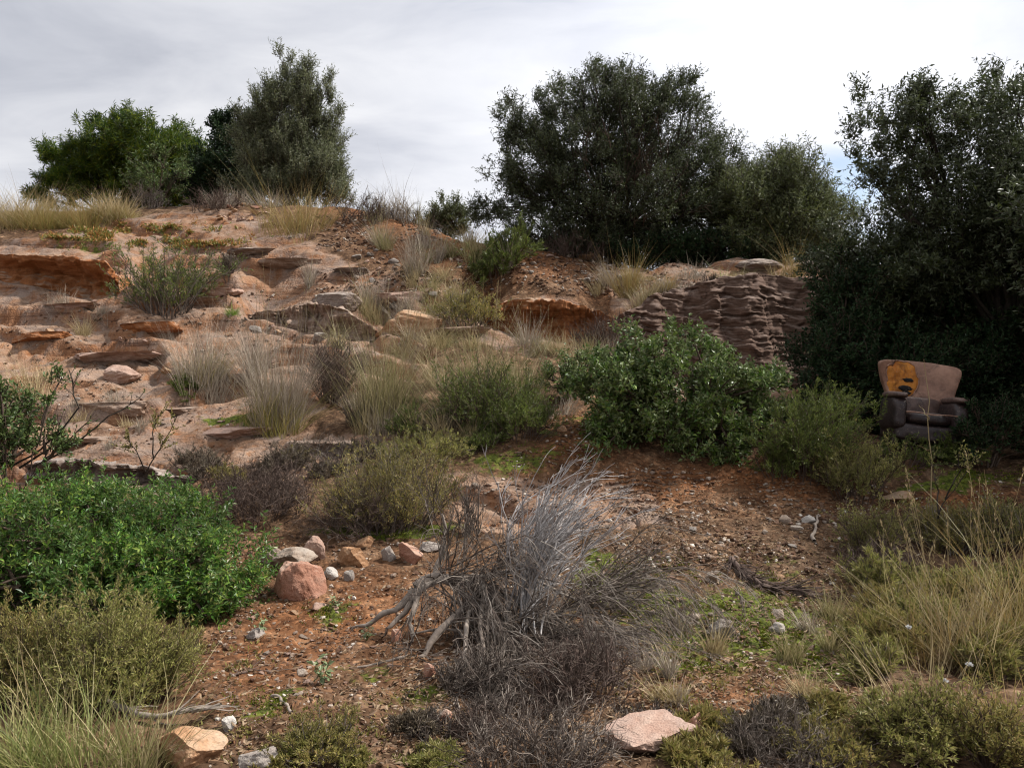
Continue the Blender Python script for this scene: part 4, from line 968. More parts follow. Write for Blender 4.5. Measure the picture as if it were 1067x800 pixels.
heath('heath_shrub', 'dark scrubby shrub under the tall green grass in mid-slope', 508, 455, 120, 100, 'rosemary', 'dead_dark', seed=12, stems=100, kids=8, nleaf=9, leaf=(.032, .0065))
heath('heath_shrub', 'soft olive-yellow shrub in front of the mastic bush', 95, 745, 200, 140, 'broom', seed=13, stems=170, kids=10, nleaf=14, leaf=(.017, .0042), twig_r=.0018)
heath('heath_shrub', 'olive-yellow shrub at the left edge below the mastic bush', 10, 740, 130, 125, 'heath', seed=14, stems=100, kids=9, nleaf=12, leaf=(.017, .0042), twig_r=.0018)
heath('heath_shrub', 'small greyish sprawling shrub at the tip of the mastic bush', 160, 700, 100, 55, 'heath', 'dead', seed=15, stems=80, kids=7, nleaf=8, leaf=(.017, .004), twig_r=.002)
heath('heath_shrub', 'grey-green heath between the armchair and the tall straw', 1000, 580, 110, 65, 'heath', 'dead', seed=16, stems=110, kids=8, nleaf=10, leaf=(.02, .005))
heath('heath_shrub', 'olive heath at the right edge above the tall straw', 1062, 575, 90, 70, 'broom', 'dead', seed=17, stems=80, kids=8, nleaf=10, leaf=(.02, .005))
heath('heath_shrub', 'yellowish heath with purple stems at the gravel edge', 920, 580, 70, 70, 'broom', 'dead_dark', seed=18, stems=70, kids=8, nleaf=9, leaf=(.02, .005))
heath('heath_shrub', 'bushy olive heath at the foot of the tall straw, dotted white', 965, 800, 130, 105, 'broom', seed=19, stems=90, kids=8, nleaf=10, leaf=(.017, .0045), twig_r=.002)
heath('heath_shrub', 'grey-green heath in the bottom right corner', 1055, 808, 120, 105, 'heath', seed=20, stems=70, kids=8, nleaf=9, leaf=(.017, .0045), twig_r=.002)
heath('heath_shrub', 'low green heath along the bottom edge under the red earth', 880, 808, 130, 60, 'heath', 'dead', seed=21, stems=70, kids=7, nleaf=7, leaf=(.015, .004), twig_r=.002)
heath('heath_shrub', 'thin scrub in front of the large pinkish rock', 745, 822, 120, 40, 'heath', 'dead_dark', seed=22, stems=40, kids=6, nleaf=6, leaf=(.014, .004), twig_r=.002)
heath('heath_shrub', 'low grey scrub on the red earth under the fallen branch', 330, 806, 120, 45, 'heath', 'dead', seed=23, stems=80, kids=6, nleaf=8, leaf=(.014, .0038), twig_r=.002)
heath('heath_shrub', 'small grey-green cushion at the foot of the dry grey tussock', 190, 420, 32, 18, 'rosemary', 'dead', seed=24, stems=50, kids=5, nleaf=8, leaf=(.03, .008))

# dry brush
twigs('dead_shrub', 'grey dead twigs poking out of the bright green bush', 78, 628, 70, 92, 'dead', 41, 34, 6, 3, r=.002, wild=.2, foot=.3)
twigs('dead_shrub', 'tangled purple-brown thicket above the mastic bush', 258, 545, 150, 62, 'dead_dark', 1, 130, 7, 5, r=.003, wild=.25, foot=.35)
twigs('dead_shrub', 'purple-brown brush beneath the dry thyme shrub', 370, 560, 110, 60, 'dead_dark', 2, 90, 7, 5, r=.003, wild=.25, foot=.35)
twigs('dead_shrub', 'thin reddish dry twigs sprawling over the slab', 330, 490, 110, 30, 'dead', 21, 60, 6, 4, r=.003, wild=.25, foot=.35)
twigs('dead_shrub', 'wiry brown dry brush between pale tussock and esparto', 344, 425, 62, 80, 'dead_dark', 3, 70, 7, 4, r=.004, wild=.2)
twigs('dead_shrub', 'purplish dead scrub on the ridge beside the upright tree', 376, 235, 55, 36, 'dead_dark', 4, 46, 6, 3, r=.006, wild=.28, foot=.4)
twigs('dead_shrub', 'reddish dead scrub on the ridge behind the rubble heap', 220, 220, 60, 26, 'dead_dark', 5, 44, 6, 3, r=.006, wild=.28, foot=.4)
twigs('dead_shrub', 'grey dead scrub on the ridge crest in the gap', 425, 232, 60, 26, 'dead', 6, 40, 6, 3, r=.006, wild=.28, foot=.4)
twigs('dead_shrub', 'dark brown dead brush at the foot of the biggest olive', 600, 270, 90, 32, 'dead_dark', 7, 80, 6, 3, r=.006, wild=.2, foot=.4)
twigs('dead_shrub', 'dead brush under the olive beside the golden tuft', 645, 275, 50, 30, 'dead_dark', 17, 70, 7, 3, r=.008, wild=.2, foot=.4)
twigs('dead_shrub', 'bare twiggy plant in front of the light green leafy shrub', 150, 218, 50, 26, 'dead', 8, 34, 6, 3, r=.006, wild=.2, foot=.35)
twigs('dead_shrub', 'dry dark tuft between the cliff and the orange face', 740, 330, 20, 16, 'dead_dark', 9, 40, 5, 2, r=.006)
twigs('dead_shrub', 'dry scrub fringing the top of the glossy bush', 640, 368, 90, 42, 'dead_dark', 10, 80, 6, 3, r=.005, foot=.4)
twigs('dead_shrub', 'dead brown brush at the edge of the heath by the gravel', 925, 610, 80, 50, 'dead_dark', 11, 70, 6, 4, r=.003, wild=.25, foot=.35)
twigs('dead_shrub', 'dead twig mat in the bottom heath below the red earth', 820, 805, 120, 66, 'dead', 12, 70, 6, 4, r=.0022, wild=.25, foot=.35)
twigs('dead_shrub', 'pale wiry dead twigs standing behind the dead bush', 490, 560, 46, 80, 'dead', 13, 18, 6, 3, r=.003, lean=(.12, 0), wild=.12)

# ------------------------------------------------------------------ grasses
T_ = tussock
T_('tall green-gold esparto clump in mid-slope with a dark foot', 405, 447, 100, 120, 'grass', 1, 850, base='thyme', bend=.2, stalks=40, foot=.22)
T_('second esparto clump, greener, behind the dark scrubby shrub', 495, 432, 120, 92, 'grass', 2, 800, base='thyme', bend=.3, stalks=20, foot=.22)
T_('esparto clump with yellow tips above the low dark green shrub', 548, 430, 90, 74, 'grass', 3, 560, bend=.3, stalks=14, foot=.22)
T_('pale dry tussock, tallest of the grey ones, on the slab', 288, 453, 76, 120, 'straw_grey', 4, 800, base='heath', bend=.16, stalks=22, foot=.22)
T_('dry grey tussock casting a shadow on the open bedrock', 208, 410, 84, 80, 'straw_grey', 5, 800, base='heath', bend=.3, foot=.22)
T_('dry grey tussock between the shadowed one and the pale tall one', 258, 408, 60, 66, 'straw_grey', 6, 420, bend=.3, foot=.22)
T_('straw tussock on the ridge under the upright tree', 308, 252, 92, 50, 'golden', 7, 560, bend=.35, foot=.3)
T_('dry straw tuft at the very foot of the tall upright tree', 282, 216, 40, 22, 'straw_grey', 29, 260, bend=.4, foot=.35)
T_('dry straw tuft on the crest between reddish scrub and upright tree', 240, 217, 40, 24, 'straw_grey', 30, 260, bend=.4, foot=.35)
T_('short straw tuft on the rock below the lumpy grey ledge', 325, 300, 24, 32, 'straw_grey', 8, 160, bend=.25)
T_('dry brown tuft below the ridge gap among strewn stones', 430, 290, 44, 52, 'straw_grey', 9, 220, base='thyme', bend=.35)
T_('short dry tuft on the tan boulder', 385, 322, 40, 36, 'straw_grey', 10, 200, bend=.35)
T_('golden upright tuft on the scree under the biggest olive', 656, 312, 34, 50, 'golden', 11, 260, bend=.22)
T_('brownish low tuft beside the golden upright one', 690, 316, 46, 26, 'golden', 12, 220, bend=.5, base='thyme')
T_('golden tuft at the end of the cliff top', 832, 312, 40, 48, 'golden', 13, 240, bend=.35)
T_('bright green little tuft on the bedrock', 243, 333, 26, 12, 'lime', 14, 220, bend=.5)
T_('yellow-green leafy tuft growing from the cliff face', 755, 332, 24, 26, 'lime', 15, 60, bend=.5)
T_('straw grass in front of the rust-orange face', 590, 375, 70, 40, 'straw', 16, 240, bend=.35)
T_('straw grass at the left edge above the bramble', 20, 420, 90, 56, 'straw', 17, 300, bend=.3)
T_('tall straw grass at the right edge, thickest of the foreground', 1012, 705, 120, 150, 'straw', 18, 240, bend=.45, stalks=16, foot=.4)
T_('tall straw grass with green feet beside the heath by the gravel', 962, 695, 80, 112, 'golden', 19, 150, bend=.45, stalks=8, foot=.4)
T_('straw grass leaning out of the frame at the right edge', 1070, 690, 90, 150, 'golden', 20, 200, bend=.45, stalks=6, foot=.4)
T_('thin straw stalks rising from the bushy olive heath', 975, 770, 130, 130, 'straw', 26, 120, bend=.45, foot=.45)
T_('thin golden stalks in the bottom right corner', 1045, 790, 90, 150, 'golden', 27, 90, bend=.4, foot=.45)
T_('tall green grass in the bottom left corner', 60, 812, 170, 105, 'fresh_grass', 21, 420, bend=.45, foot=.45)
T_('green grass at the bottom edge, leftmost in the foreground', 10, 815, 120, 80, 'fresh_grass', 28, 260, bend=.5, foot=.45)
T_('long grass blades in front of the sandy orange rock', 140, 812, 90, 110, 'grass', 22, 170, bend=.5, foot=.3)
T_('thin straw stalks standing in the soft olive-yellow shrub', 50, 770, 130, 160, 'straw', 23, 60, bend=.35, foot=.4)
T_('sparse straw blades on the mossy slope by the pinkish rock', 700, 690, 60, 60, 'straw', 24, 40, bend=.6, foot=.3)
T_('small golden tuft below the topmost cliff bed', 700, 320, 30, 20, 'golden', 25, 100, bend=.5)
for i_, (u, v, w, h, m_) in enumerate([(5, 238, 84, 38, 'straw'), (42, 239, 78, 33, 'golden'), (80, 237, 78, 35, 'golden'), (114, 230, 56, 26, 'straw'), (-40, 238, 80, 36, 'straw')]):
    T_(['pale straw tussock at the left end of the ridge', 'greenish gold tussock second along the left ridge', 'tall gold tussock in front of the pine', 'pale straw tussock nearest the leafy shrub on the ridge', 'straw tussock cut by the left frame edge on the ridge'][i_], u, v, w, h, m_, 40 + i_, 800, bend=.4, group='tussocks on the left ridge', foot=.3, base='heath')
for i_, (u, v, w, h) in enumerate([(400, 228, 34, 34), (418, 232, 30, 44), (440, 236, 40, 40), (462, 238, 36, 40), (385, 232, 30, 30)]):
    T_(['wispy dry grass on the crest just right of the upright tree', 'tallest wispy grass against the sky in the ridge gap', 'wispy grass in the ridge gap near the small green bush', 'grass in front of the small yellowish green bush', 'dry grass on the crest among purplish scrub'][i_], u, v, w, h, 'straw_grey' if i_ < 2 else 'grass', 50 + i_, 130, bend=.25, group='wispy grass in the ridge gap', foot=.3)

# small fillers: everything that grows between the larger clumps
def fill(label, group, kind, poly, count, wr, hr, mats, seed):
    g = np.random.default_rng(seed); poly = np.array(poly, float); done = 0
    while done < count:
        u = g.uniform(poly[:, 0].min(), poly[:, 0].max()); v = g.uniform(poly[:, 1].min(), poly[:, 1].max())
        if poly_mask(np.array([u]), np.array([v]), poly, .01)[0] < .5: continue
        w, h = g.uniform(*wr), g.uniform(*hr); m_ = mats[int(g.integers(len(mats)))]; sd = seed * 100 + done
        if kind == 'grass': tussock(label, u, v, w, h, m_, sd, int(60 + w * 4), bend=.4, group=group, foot=.3)
        elif kind == 'heath': heath('heath_shrub', label, u, v, w, h, m_, ['dead', 'dead_dark'][done % 2], seed=sd, stems=int(20 + w * .6), kids=6, nleaf=8, leaf=(.02 + h * .0002, .005), twig_r=.0028, group=group)
        else: twigs('dead_shrub', label, u, v, w, h, m_, sd, int(20 + w * .5), 6, 3, r=.003, wild=.25, foot=.35, group=group)
        done += 1
fill('short dry grass tuft filling the gap between the esparto clumps', 'tufts between the esparto clumps', 'grass', [(330, 400), (580, 400), (590, 465), (340, 470)], 12, (24, 46), (26, 46), ['straw', 'straw_grey', 'straw'], 1)
fill('scrubby olive shrublet among the esparto clumps', 'shrublets among the esparto', 'heath', [(300, 440), (600, 430), (590, 480), (320, 480)], 9, (36, 60), (24, 40), ['heath', 'thyme', 'rosemary'], 2)
fill('thin dry tuft on the scree below the ridge gap', 'tufts on the scree below the ridge gap', 'grass', [(380, 240), (470, 240), (560, 300), (440, 310)], 16, (16, 34), (16, 34), ['straw_grey', 'straw', 'grass'], 3)
fill('dry tuft on the broken rock above the esparto', 'tufts above the esparto', 'grass', [(340, 300), (540, 320), (560, 370), (350, 372)], 14, (20, 44), (22, 40), ['straw_grey', 'straw', 'grass'], 4)
fill('wispy grass tuft on the brown scrub under the biggest olive', 'wispy tufts under the biggest olive', 'grass', [(600, 285), (740, 290), (720, 320), (620, 318)], 8, (18, 34), (12, 24), ['straw', 'straw_grey'], 5)
fill('dry tuft along the foot of the rust-orange rock face', 'tufts along the rust-orange face', 'grass', [(540, 362), (690, 362), (680, 385), (550, 390)], 12, (26, 50), (22, 40), ['straw', 'grass', 'straw_grey'], 6)
fill('low grey-olive shrublet on the pale slab above the thicket', 'shrublets on the pale slab', 'heath', [(190, 495), (420, 475), (430, 505), (200, 520)], 9, (34, 66), (18, 36), ['heath', 'thyme'], 7)
fill('tangle of thin dead twigs on the red earth beside the dead bush', 'dead twigs beside the dead bush', 'twig', [(410, 700), (660, 660), (690, 790), (400, 800)], 14, (50, 90), (24, 50), ['dead', 'dead_dark'], 8)
fill('low weedy shrublet along the bottom of the red earth', 'shrublets along the bottom edge', 'heath', [(250, 770), (460, 750), (460, 806), (250, 806)], 9, (30, 56), (14, 28), ['heath', 'thyme', 'broom'], 9)
fill('straggly olive shrublet between heath and straw', 'shrublets between heath and straw', 'heath', [(890, 590), (1067, 590), (1067, 720), (900, 720)], 18, (40, 80), (34, 64), ['heath', 'broom', 'broom'], 10)
fill('dry scrub shrublet on the bottom edge by the pinkish rock', 'shrublets by the pinkish rock', 'heath', [(700, 770), (880, 750), (880, 806), (700, 806)], 12, (36, 70), (22, 46), ['heath', 'thyme', 'thyme'], 11)
fill('dry straw wisp rising from the red earth and moss', 'straw wisps on the moss', 'grass', [(640, 640), (900, 640), (900, 740), (660, 740)], 12, (20, 50), (16, 44), ['straw', 'straw_grey', 'grass'], 12)
fill('dry grass wisp on the open bedrock', 'wisps on the open bedrock', 'grass', [(20, 310), (110, 330), (150, 470), (70, 470)], 10, (14, 34), (10, 26), ['straw', 'straw_grey'], 13)
fill('grey tuft at the foot of the layered cliff', 'tufts at the cliff foot', 'grass', [(690, 320), (830, 320), (840, 345), (690, 345)], 5, (16, 26), (12, 20), ['straw', 'grass'], 14)

# ------------------------------------------------------------------ ground plants
def mossy(name, label, mat, blobs, size, seed, kind='stuff', up=1.0):
    g = np.random.default_rng(seed); mb = MB()
    for (u, v, ru, rv, cnt) in blobs:
        a = g.normal(0, .55, (cnt, 2)); uu = u + a[:, 0] * ru; vv = v + a[:, 1] * rv
        keep = fbm2(uu / 16, vv / 8, 4, seed) > g.uniform(-.15, .6, cnt)
        P, h = hit(uu[keep], vv[keep]); P = P[h]; n_ = len(P); L = size * g.uniform(.5, 1.3, n_) * (P[:, 1] / 6) ** .5
        D = unit(g.normal(0, .6, (n_, 3)) + [0, 0, up]); mb.add(*leaves(P, D, g.normal(size=(n_, 3)), L, L * .4))
    tag(mb.build(name, M[mat]), label, None, None, kind)
mossy('moss', 'bright green moss and tiny weeds on the earth', 'moss', [(838, 668, 46, 22, 7000), (650, 600, 30, 18, 2000), (700, 640, 40, 16, 2000), (665, 608, 44, 26, 3000), (410, 556, 70, 11, 2600), (745, 640, 150, 52, 9500), (790, 690, 120, 30, 4200), (720, 600, 90, 22, 2500), (270, 735, 50, 20, 1200), (540, 478, 70, 16, 1200), (990, 498, 90, 9, 2600), (710, 695, 90, 22, 1500), (345, 640, 25, 10, 500)], .02, 3)
mossy('ground_weeds', 'low grey-green weeds on the red earth', 'heath', [(300, 770, 90, 30, 1800), (440, 760, 60, 30, 1000), (240, 690, 40, 20, 700), (720, 720, 80, 20, 1200), (640, 440, 50, 20, 500)], .03, 4)
mossy('succulent_mat', 'orange and green succulent carpet on the rock shelf', 'iceplant', [(150, 248, 75, 11, 9000), (90, 246, 44, 9, 3500), (205, 250, 40, 10, 3500)], .05, 5, up=.4)

def seedling(u, v, size, label, seed, leaf=.045):
    g = np.random.default_rng(seed); p = gp(u, v); k = p[1] / F
    root = thing('seedling', label, 'plant', p)
    n_ = 6; P = grow(np.repeat(p[None], n_, 0), unit(g.normal(0, .4, (n_, 3)) + [0, 0, 1]), size * k * g.uniform(.5, 1.2, n_), 3, .1, (0, 0, 0), g)
    MB().add(*tubes(P, taper(n_, 4, .002, .001), 3)).build('stem', M['rosemary'], root, p)
    kk = np.repeat(np.arange(n_), 5); tt = g.integers(1, 4, len(kk))
    MB().add(*leaves(P[kk, tt], unit(g.normal(size=(len(kk), 3)) * [1, 1, .4]), np.array([0, 0, 1.]) + g.normal(0, .3, (len(kk), 3)), leaf, leaf * .6)).build('foliage', M['pale_leaf'], root, p)
seedling(336, 712, 28, 'pale broad-leaved seedling alone on the red earth', 1)
seedling(274, 662, 20, 'pale grey-green seedling beside the grey flat stone', 2, .035)
seedling(350, 632, 14, 'yellow-green seedling in front of the whitish rock', 3, .03)
seedling(382, 668, 16, 'small seedling below the spread roots', 4, .03)

def sapling(name, label, cat, segs, Y, seed, leafm, nleaf, leaf, r=.006, barkm='bark', kids=5):
    """segs: lists of (u, v) points of the main stems"""
    g = np.random.default_rng(seed); root = None; tm = MB(); lines = []
    first = at(*segs[0][0], Y); loc = first.copy(); loc[2] = hz(loc[0], loc[1])
    root = thing(name, label, cat, loc)
    for sg in segs:
        sg = np.array(sg, float); tt = np.linspace(0, 1, 9); s0 = np.linspace(0, 1, len(sg))
        C = at(np.interp(tt, s0, sg[:, 0]), np.interp(tt, s0, sg[:, 1]), Y + g.normal(0, .02, 9).cumsum())
        C += g.normal(0, .006, C.shape); tm.add(*tubes(C[None], taper(1, 9, r, r * .4), 5))
        p, d, _ = spawn(C[None], kids, .3, 1, .7, g); B = grow(p, d, .16 * g.uniform(.5, 1.3, len(p)), 3, .15, (0, 0, .3), g)
        tm.add(*tubes(B, taper(len(p), 4, r * .4, r * .2), 3)); lines.append(B)
    tm.build('stem', M[barkm], root, loc)
    if nleaf:
        B = np.concatenate(lines); kk = np.repeat(np.arange(len(B)), nleaf); t = g.uniform(.1, 1, len(kk)) * 3; i = np.minimum(t.astype(int), 2); f = (t - i)[:, None]
        P = B[kk, i] * (1 - f) + B[kk, i + 1] * f; T = unit(B[kk, i + 1] - B[kk, i])
        MB().add(*leaves(P, unit(T + g.normal(0, .6, T.shape)), g.normal(size=T.shape) + [0, 0, .6], leaf * g.uniform(.6, 1.2, len(P)), leaf * .45)).build('foliage', M[leafm], root, loc)
sapling('bramble', 'dark bare branches reaching from the leafy thicket at the left edge', 'bramble', [[(20, 488), (50, 468), (82, 425), (76, 398), (70, 385)], [(30, 488), (70, 468), (105, 440), (140, 418)], [(45, 480), (62, 466), (90, 440)], [(10, 486), (40, 470), (60, 450), (62, 440)]], 7.4, 1, 'fresh', 3, .04, .011, kids=6)
tree('bramble_bush', 'leafy green thicket at the left edge above the mastic bush', 'bush', 15, 7.2, [(10, 430, 34, 30, 0, .3), (25, 465, 40, 26, 0, .35), (55, 410, 24, 14, 0, .2), (-25, 450, 40, 50, 0, .4)], 'fresh', 'twig', 60, 12, 8, .12, .05, .022, 31, stems=4, r0=.012, nlimb=16, up=.6, upn=.5)
sapling('sapling', 'small forked sapling with dull leaves on the slab', 'sapling', [[(152, 492), (143, 472), (132, 455)], [(152, 492), (165, 470), (175, 455), (185, 432)], [(160, 478), (160, 450), (165, 432)]], 8.4, 2, 'heath', 18, .03, .008, kids=12)
sapling('sapling', 'leafy sapling with a slanting dark stem in front of the armchair', 'sapling', [[(975, 540), (985, 520), (1003, 500), (1017, 475)], [(978, 535), (976, 505), (970, 480)], [(985, 520), (1000, 490), (998, 475)]], 7.0, 3, 'broom', 12, .03, .007, kids=9)
sapling('dead_stalk', 'thin pale dead stalk standing in front of the armchair', 'dead stalk', [[(971, 545), (969, 480), (967, 435), (967, 400), (962, 375)], [(968, 437), (962, 428), (959, 422)], [(969, 470), (962, 466), (955, 464)]], 7.7, 4, 'straw', 0, .03, .006, 'straw', kids=0)
sapling('dead_stalk', 'dark dead stem rising in front of the large pinkish rock', 'dead stalk', [[(608, 800), (625, 760), (645, 735), (662, 718)], [(625, 760), (640, 770), (650, 780)]], 3.9, 5, 'straw', 0, .03, .007, 'dead_dark', kids=3)
sapling('dead_stalk', 'crooked dark stem lying before the pinkish rock', 'dead stalk', [[(690, 815), (725, 785), (740, 770), (765, 758)], [(700, 800), (745, 782), (790, 790), (820, 800)], [(725, 785), (728, 765), (733, 750)]], 3.8, 6, 'straw', 0, .03, .007, 'dead_dark', kids=3)
sapling('dead_stalk', 'long straw stalk bent across the mossy slope', 'dead stalk', [[(625, 660), (636, 620), (650, 590), (658, 560)], [(626, 655), (635, 690), (645, 715)]], 5.4, 7, 'straw', 0, .03, .004, 'straw', kids=0)
sapling('dead_stalk', 'long straw stalk leaning over the gravel edge', 'dead stalk', [[(908, 700), (895, 650), (878, 620), (862, 600)], [(905, 690), (912, 660), (918, 640)]], 5.2, 8, 'straw', 0, .03, .004, 'straw', kids=0)

# ------------------------------------------------------------------ dead bush
def curve(pts, m=14, jit=.01, g=R):
    """(u, v, Y) -> smooth wandering line"""
    pts = np.array(pts, float); t = np.linspace(0, 1, m); s = np.linspace(0, 1, len(pts))
    P = at(pts[:, 0], pts[:, 1], pts[:, 2])
    C = np.stack([np.interp(t, s, P[:, k]) for k in range(3)], -1)
    C[1:-1] = C[1:-1] * .5 + (C[:-2] + C[2:]) * .25
    C[1:-1] += g.normal(0, jit, (m - 2, 3))
    C[1:-1] = C[1:-1] * .5 + (C[:-2] + C[2:]) * .25
    return C

def dead_bush():
    g = np.random.default_rng(77)
    loc = gp(520, 690); root = thing('dead_bush', 'big sprawling dead bush of grey twigs with exposed roots', 'dead bush', loc)
    L_ = [([(430, 618, 5.15), (442, 606, 5.17), (455, 598, 5.2), (478, 600, 5.2), (500, 603, 5.2), (545, 590, 5.25)], .040, .014),
          ([(428, 622, 5.15), (445, 608, 5.15), (470, 600, 5.2), (520, 618, 5.15)], .032, .012),
          ([(432, 614, 5.15), (412, 634, 5.1), (392, 645, 5.1), (378, 650, 5.1), (366, 656, 5.12)], .026, .005),
          ([(433, 618, 5.12), (420, 640, 5.05), (408, 652, 5.0), (398, 664, 5.0)], .022, .006),
          ([(436, 618, 5.1), (428, 645, 5.0), (432, 665, 4.95), (420, 680, 4.9)], .022, .005),
          ([(452, 600, 5.2), (462, 575, 5.25), (463, 550, 5.3), (460, 535, 5.3)], .018, .008),
          ([(372, 742, 4.5), (410, 715, 4.55), (438, 688, 4.6), (460, 652, 4.75), (505, 612, 5.1)], .006, .024),
          ([(470, 640, 4.9), (520, 660, 4.9), (560, 650, 5.0), (610, 625, 5.1), (660, 600, 5.3)], .020, .007),
          ([(500, 605, 5.2), (486, 640, 4.8), (482, 700, 4.3), (474, 740, 4.05), (481, 785, 3.85)], .016, .004),
          ([(505, 606, 5.2), (497, 645, 4.75), (508, 690, 4.35), (514, 715, 4.2), (530, 750, 4.0)], .016, .005),
          ([(428, 660, 4.9), (470, 652, 4.85), (530, 668, 4.8), (590, 665, 4.9)], .006, .014),
          ([(540, 600, 5.2), (590, 618, 5.15), (625, 640, 5.1)], .014, .005)]
    mb = MB(); lines = []
    for pts, a, b in L_:
        C = curve(pts, 14, .012, g); C[:, 2] = np.maximum(C[:, 2], hz(C[:, 0], C[:, 1]) + a * .3); lines.append(C)
        mb.add(*tubes(C[None], taper(1, 14, a, b) * g.uniform(.85, 1.2, (1, 14)), 8))
    mb.build('root', M['root'], root, loc, True)
    A_ = np.stack(lines)
    tm = MB()
    def bunch(src, cnt, L, pull, r, kids, kids2, bias, w=.14, mat_mb=tm, t0=.35):
        p, d, _ = spawn(A_[src], cnt, t0, 1, 1.0, g)
        d = unit(d * .5 + np.array(bias) + g.normal(0, .3, d.shape))
        B = grow(p, d, L * g.uniform(.5, 1.15, len(p)), 7, w, pull, g)
        gz = hz(B[..., 0], B[..., 1]) + .01; B[..., 2] = np.maximum(B[..., 2], gz)
        mat_mb.add(*tubes(B, taper(len(B), 8, r, r * .4), 4))
        p, d, _ = spawn(B, kids, .15, 1, .5, g); C = grow(p, d, L * .42 * g.uniform(.4, 1.2, len(p)), 4, w * 1.1, pull, g)
        C[..., 2] = np.maximum(C[..., 2], hz(C[..., 0], C[..., 1]) + .008)
        mat_mb.add(*tubes(C, taper(len(C), 5, r * .5, r * .28), 3))
        if kids2:
            p, d, _ = spawn(C, kids2, .1, 1, .5, g); D = grow(p, d, L * .2 * g.uniform(.4, 1.2, len(p)), 3, w, pull, g)
            mat_mb.add(*tubes(D, taper(len(D), 4, r * .32, r * .2), 3))
    bunch([0, 1, 7, 10], 30, .85, (.1, -.25, -.9), .0055, 8, 4, (.45, -.35, .0))       # hanging down the bank
    bunch([7, 10, 11], 9, .5, (.4, -.1, .2), .005, 6, 3, (.4, 0, .3))                  # rising behind
    bunch([0, 1], 9, .5, (.1, 0, .4), .005, 7, 4, (.1, .1, .8))
    bunch([6, 8, 9], 14, .5, (0, -.1, -.5), .005, 6, 3, (.2, -.3, .0))
    tm.build('twig_tangle', M['dead'], root, loc)
    # the bleached fan
    sm = MB(); n0 = 38
    bp = at(545, 645, 5.0); P = bp + g.normal(0, .06, (n0, 3))
    tu = g.normal(594, 17, n0); tv = g.uniform(492, 572, n0) + (tu - 594) * -.4; tgt = at(tu, tv, 5.2 + g.normal(0, .22, n0))
    D = tgt - P; L = np.linalg.norm(D, axis=1); D = unit(D + np.array([-.28, 0, .16]))
    B = grow(P, D, L * g.uniform(.75, 1.1, n0), 9, .10, (.55, 0, -.1), g); sm.add(*tubes(B, taper(n0, 10, .0066, .0024), 4))
    p, d, _ = spawn(B, 9, .25, 1, .42, g); C = grow(p, d, .26 * g.uniform(.4, 1.2, len(p)), 5, .07, (.4, 0, .1), g); sm.add(*tubes(C, taper(len(p), 6, .003, .0016), 3))
    p, d, _ = spawn(C, 3, .2, 1, .35, g); E = grow(p, d, .12 * g.uniform(.4, 1.2, len(p)), 3, .08, (.3, 0, .1), g); sm.add(*tubes(E, taper(len(p), 4, .002, .0013), 3))
    sm.build('bleached_branch', M['silver'], root, loc)
dead_bush()
twigs('dead_shrub', 'brown dead brush in front of the sprawling dead bush', 555, 822, 170, 100, 'dead', 14, 70, 6, 4, r=.0028, wild=.25, foot=.35)
twigs('dead_shrub', 'grey-brown dead brush beside the large pinkish rock', 600, 735, 120, 80, 'dead_dark', 15, 60, 6, 4, r=.003, wild=.25, foot=.35)
twigs('dead_shrub', 'low dead brush behind the bleached fan of twigs', 625, 640, 80, 56, 'dead', 16, 44, 6, 3, r=.003, wild=.2, foot=.35, lean=(.25, 0))

def stick(name, label, pts, r0, r1, mat, seed, cat='dead branch', kids=0, kl=.2, lift=.5):
    g = np.random.default_rng(seed); P, _ = hit([p[0] for p in pts], [p[1] for p in pts])
    t = np.linspace(0, 1, 14); s = np.linspace(0, 1, len(P))
    C = np.stack([np.interp(t, s, P[:, k]) for k in range(3)], -1)
    C[:, 2] = np.maximum(C[:, 2], hz(C[:, 0], C[:, 1])) + r0 * lift; C += g.normal(0, r0 * .8, C.shape)
    C[1:-1] = C[1:-1] * .5 + (C[:-2] + C[2:]) * .25
    loc = C.mean(0); mb = MB().add(*tubes(C[None], taper(1, 14, r0, r1) * g.uniform(.85, 1.2, (1, 14)), 7))
    if kids:
        p, d, _ = spawn(C[None], kids, 0, 1, .35, g); B = grow(p, d, kl * g.uniform(.5, 1.2, kids), 4, .1, (0, 0, -.1), g); B[..., 2] = np.maximum(B[..., 2], hz(B[..., 0], B[..., 1]) + .005)
        root = thing(name, label, cat, loc); mb.build('stem', M[mat], root, loc, True)
        MB().add(*tubes(B, taper(kids, 5, max(r1 * .6, .0025), .0015), 3)).build('twig_spray', M[mat], root, loc); return
    tag(mb.build(name, M[mat], None, loc, True), label, cat)
stick('dead_branch', 'bundle of dark dead brush lying on the mossy gravel', [(762, 586), (778, 603), (800, 614), (838, 620)], .03, .012, 'dead_dark', 1, kids=220, kl=.26)
stick('dead_branch', 'short pale stick on the gravel below the feathery shrub', [(848, 566), (850, 553), (852, 543)], .016, .010, 'root', 2, lift=1.4)
stick('dead_branch', 'weathered grey fallen branch behind the sandy orange rock', [(105, 735), (135, 750), (165, 757), (200, 755), (235, 745)], .016, .009, 'root', 3, kids=14, lift=2.5)
stick('dead_branch', 'thin dark stick on the red earth by the grey scrub', [(240, 705), (258, 700), (275, 702)], .008, .005, 'dead_dark', 4, kids=4)
stick('dead_branch', 'curved pale stick near the sandy orange rock', [(285, 726), (298, 735), (306, 745)], .009, .006, 'root', 5)
stick('dead_branch', 'fallen grey branch on the moss beside the bleached fan', [(600, 652), (640, 655), (668, 658)], .010, .006, 'root', 6, kids=8)
stick('dead_branch', 'dark stick lying under the rosemary at the gravel edge', [(880, 556), (905, 560), (930, 568)], .012, .007, 'dead_dark', 7, kids=10)

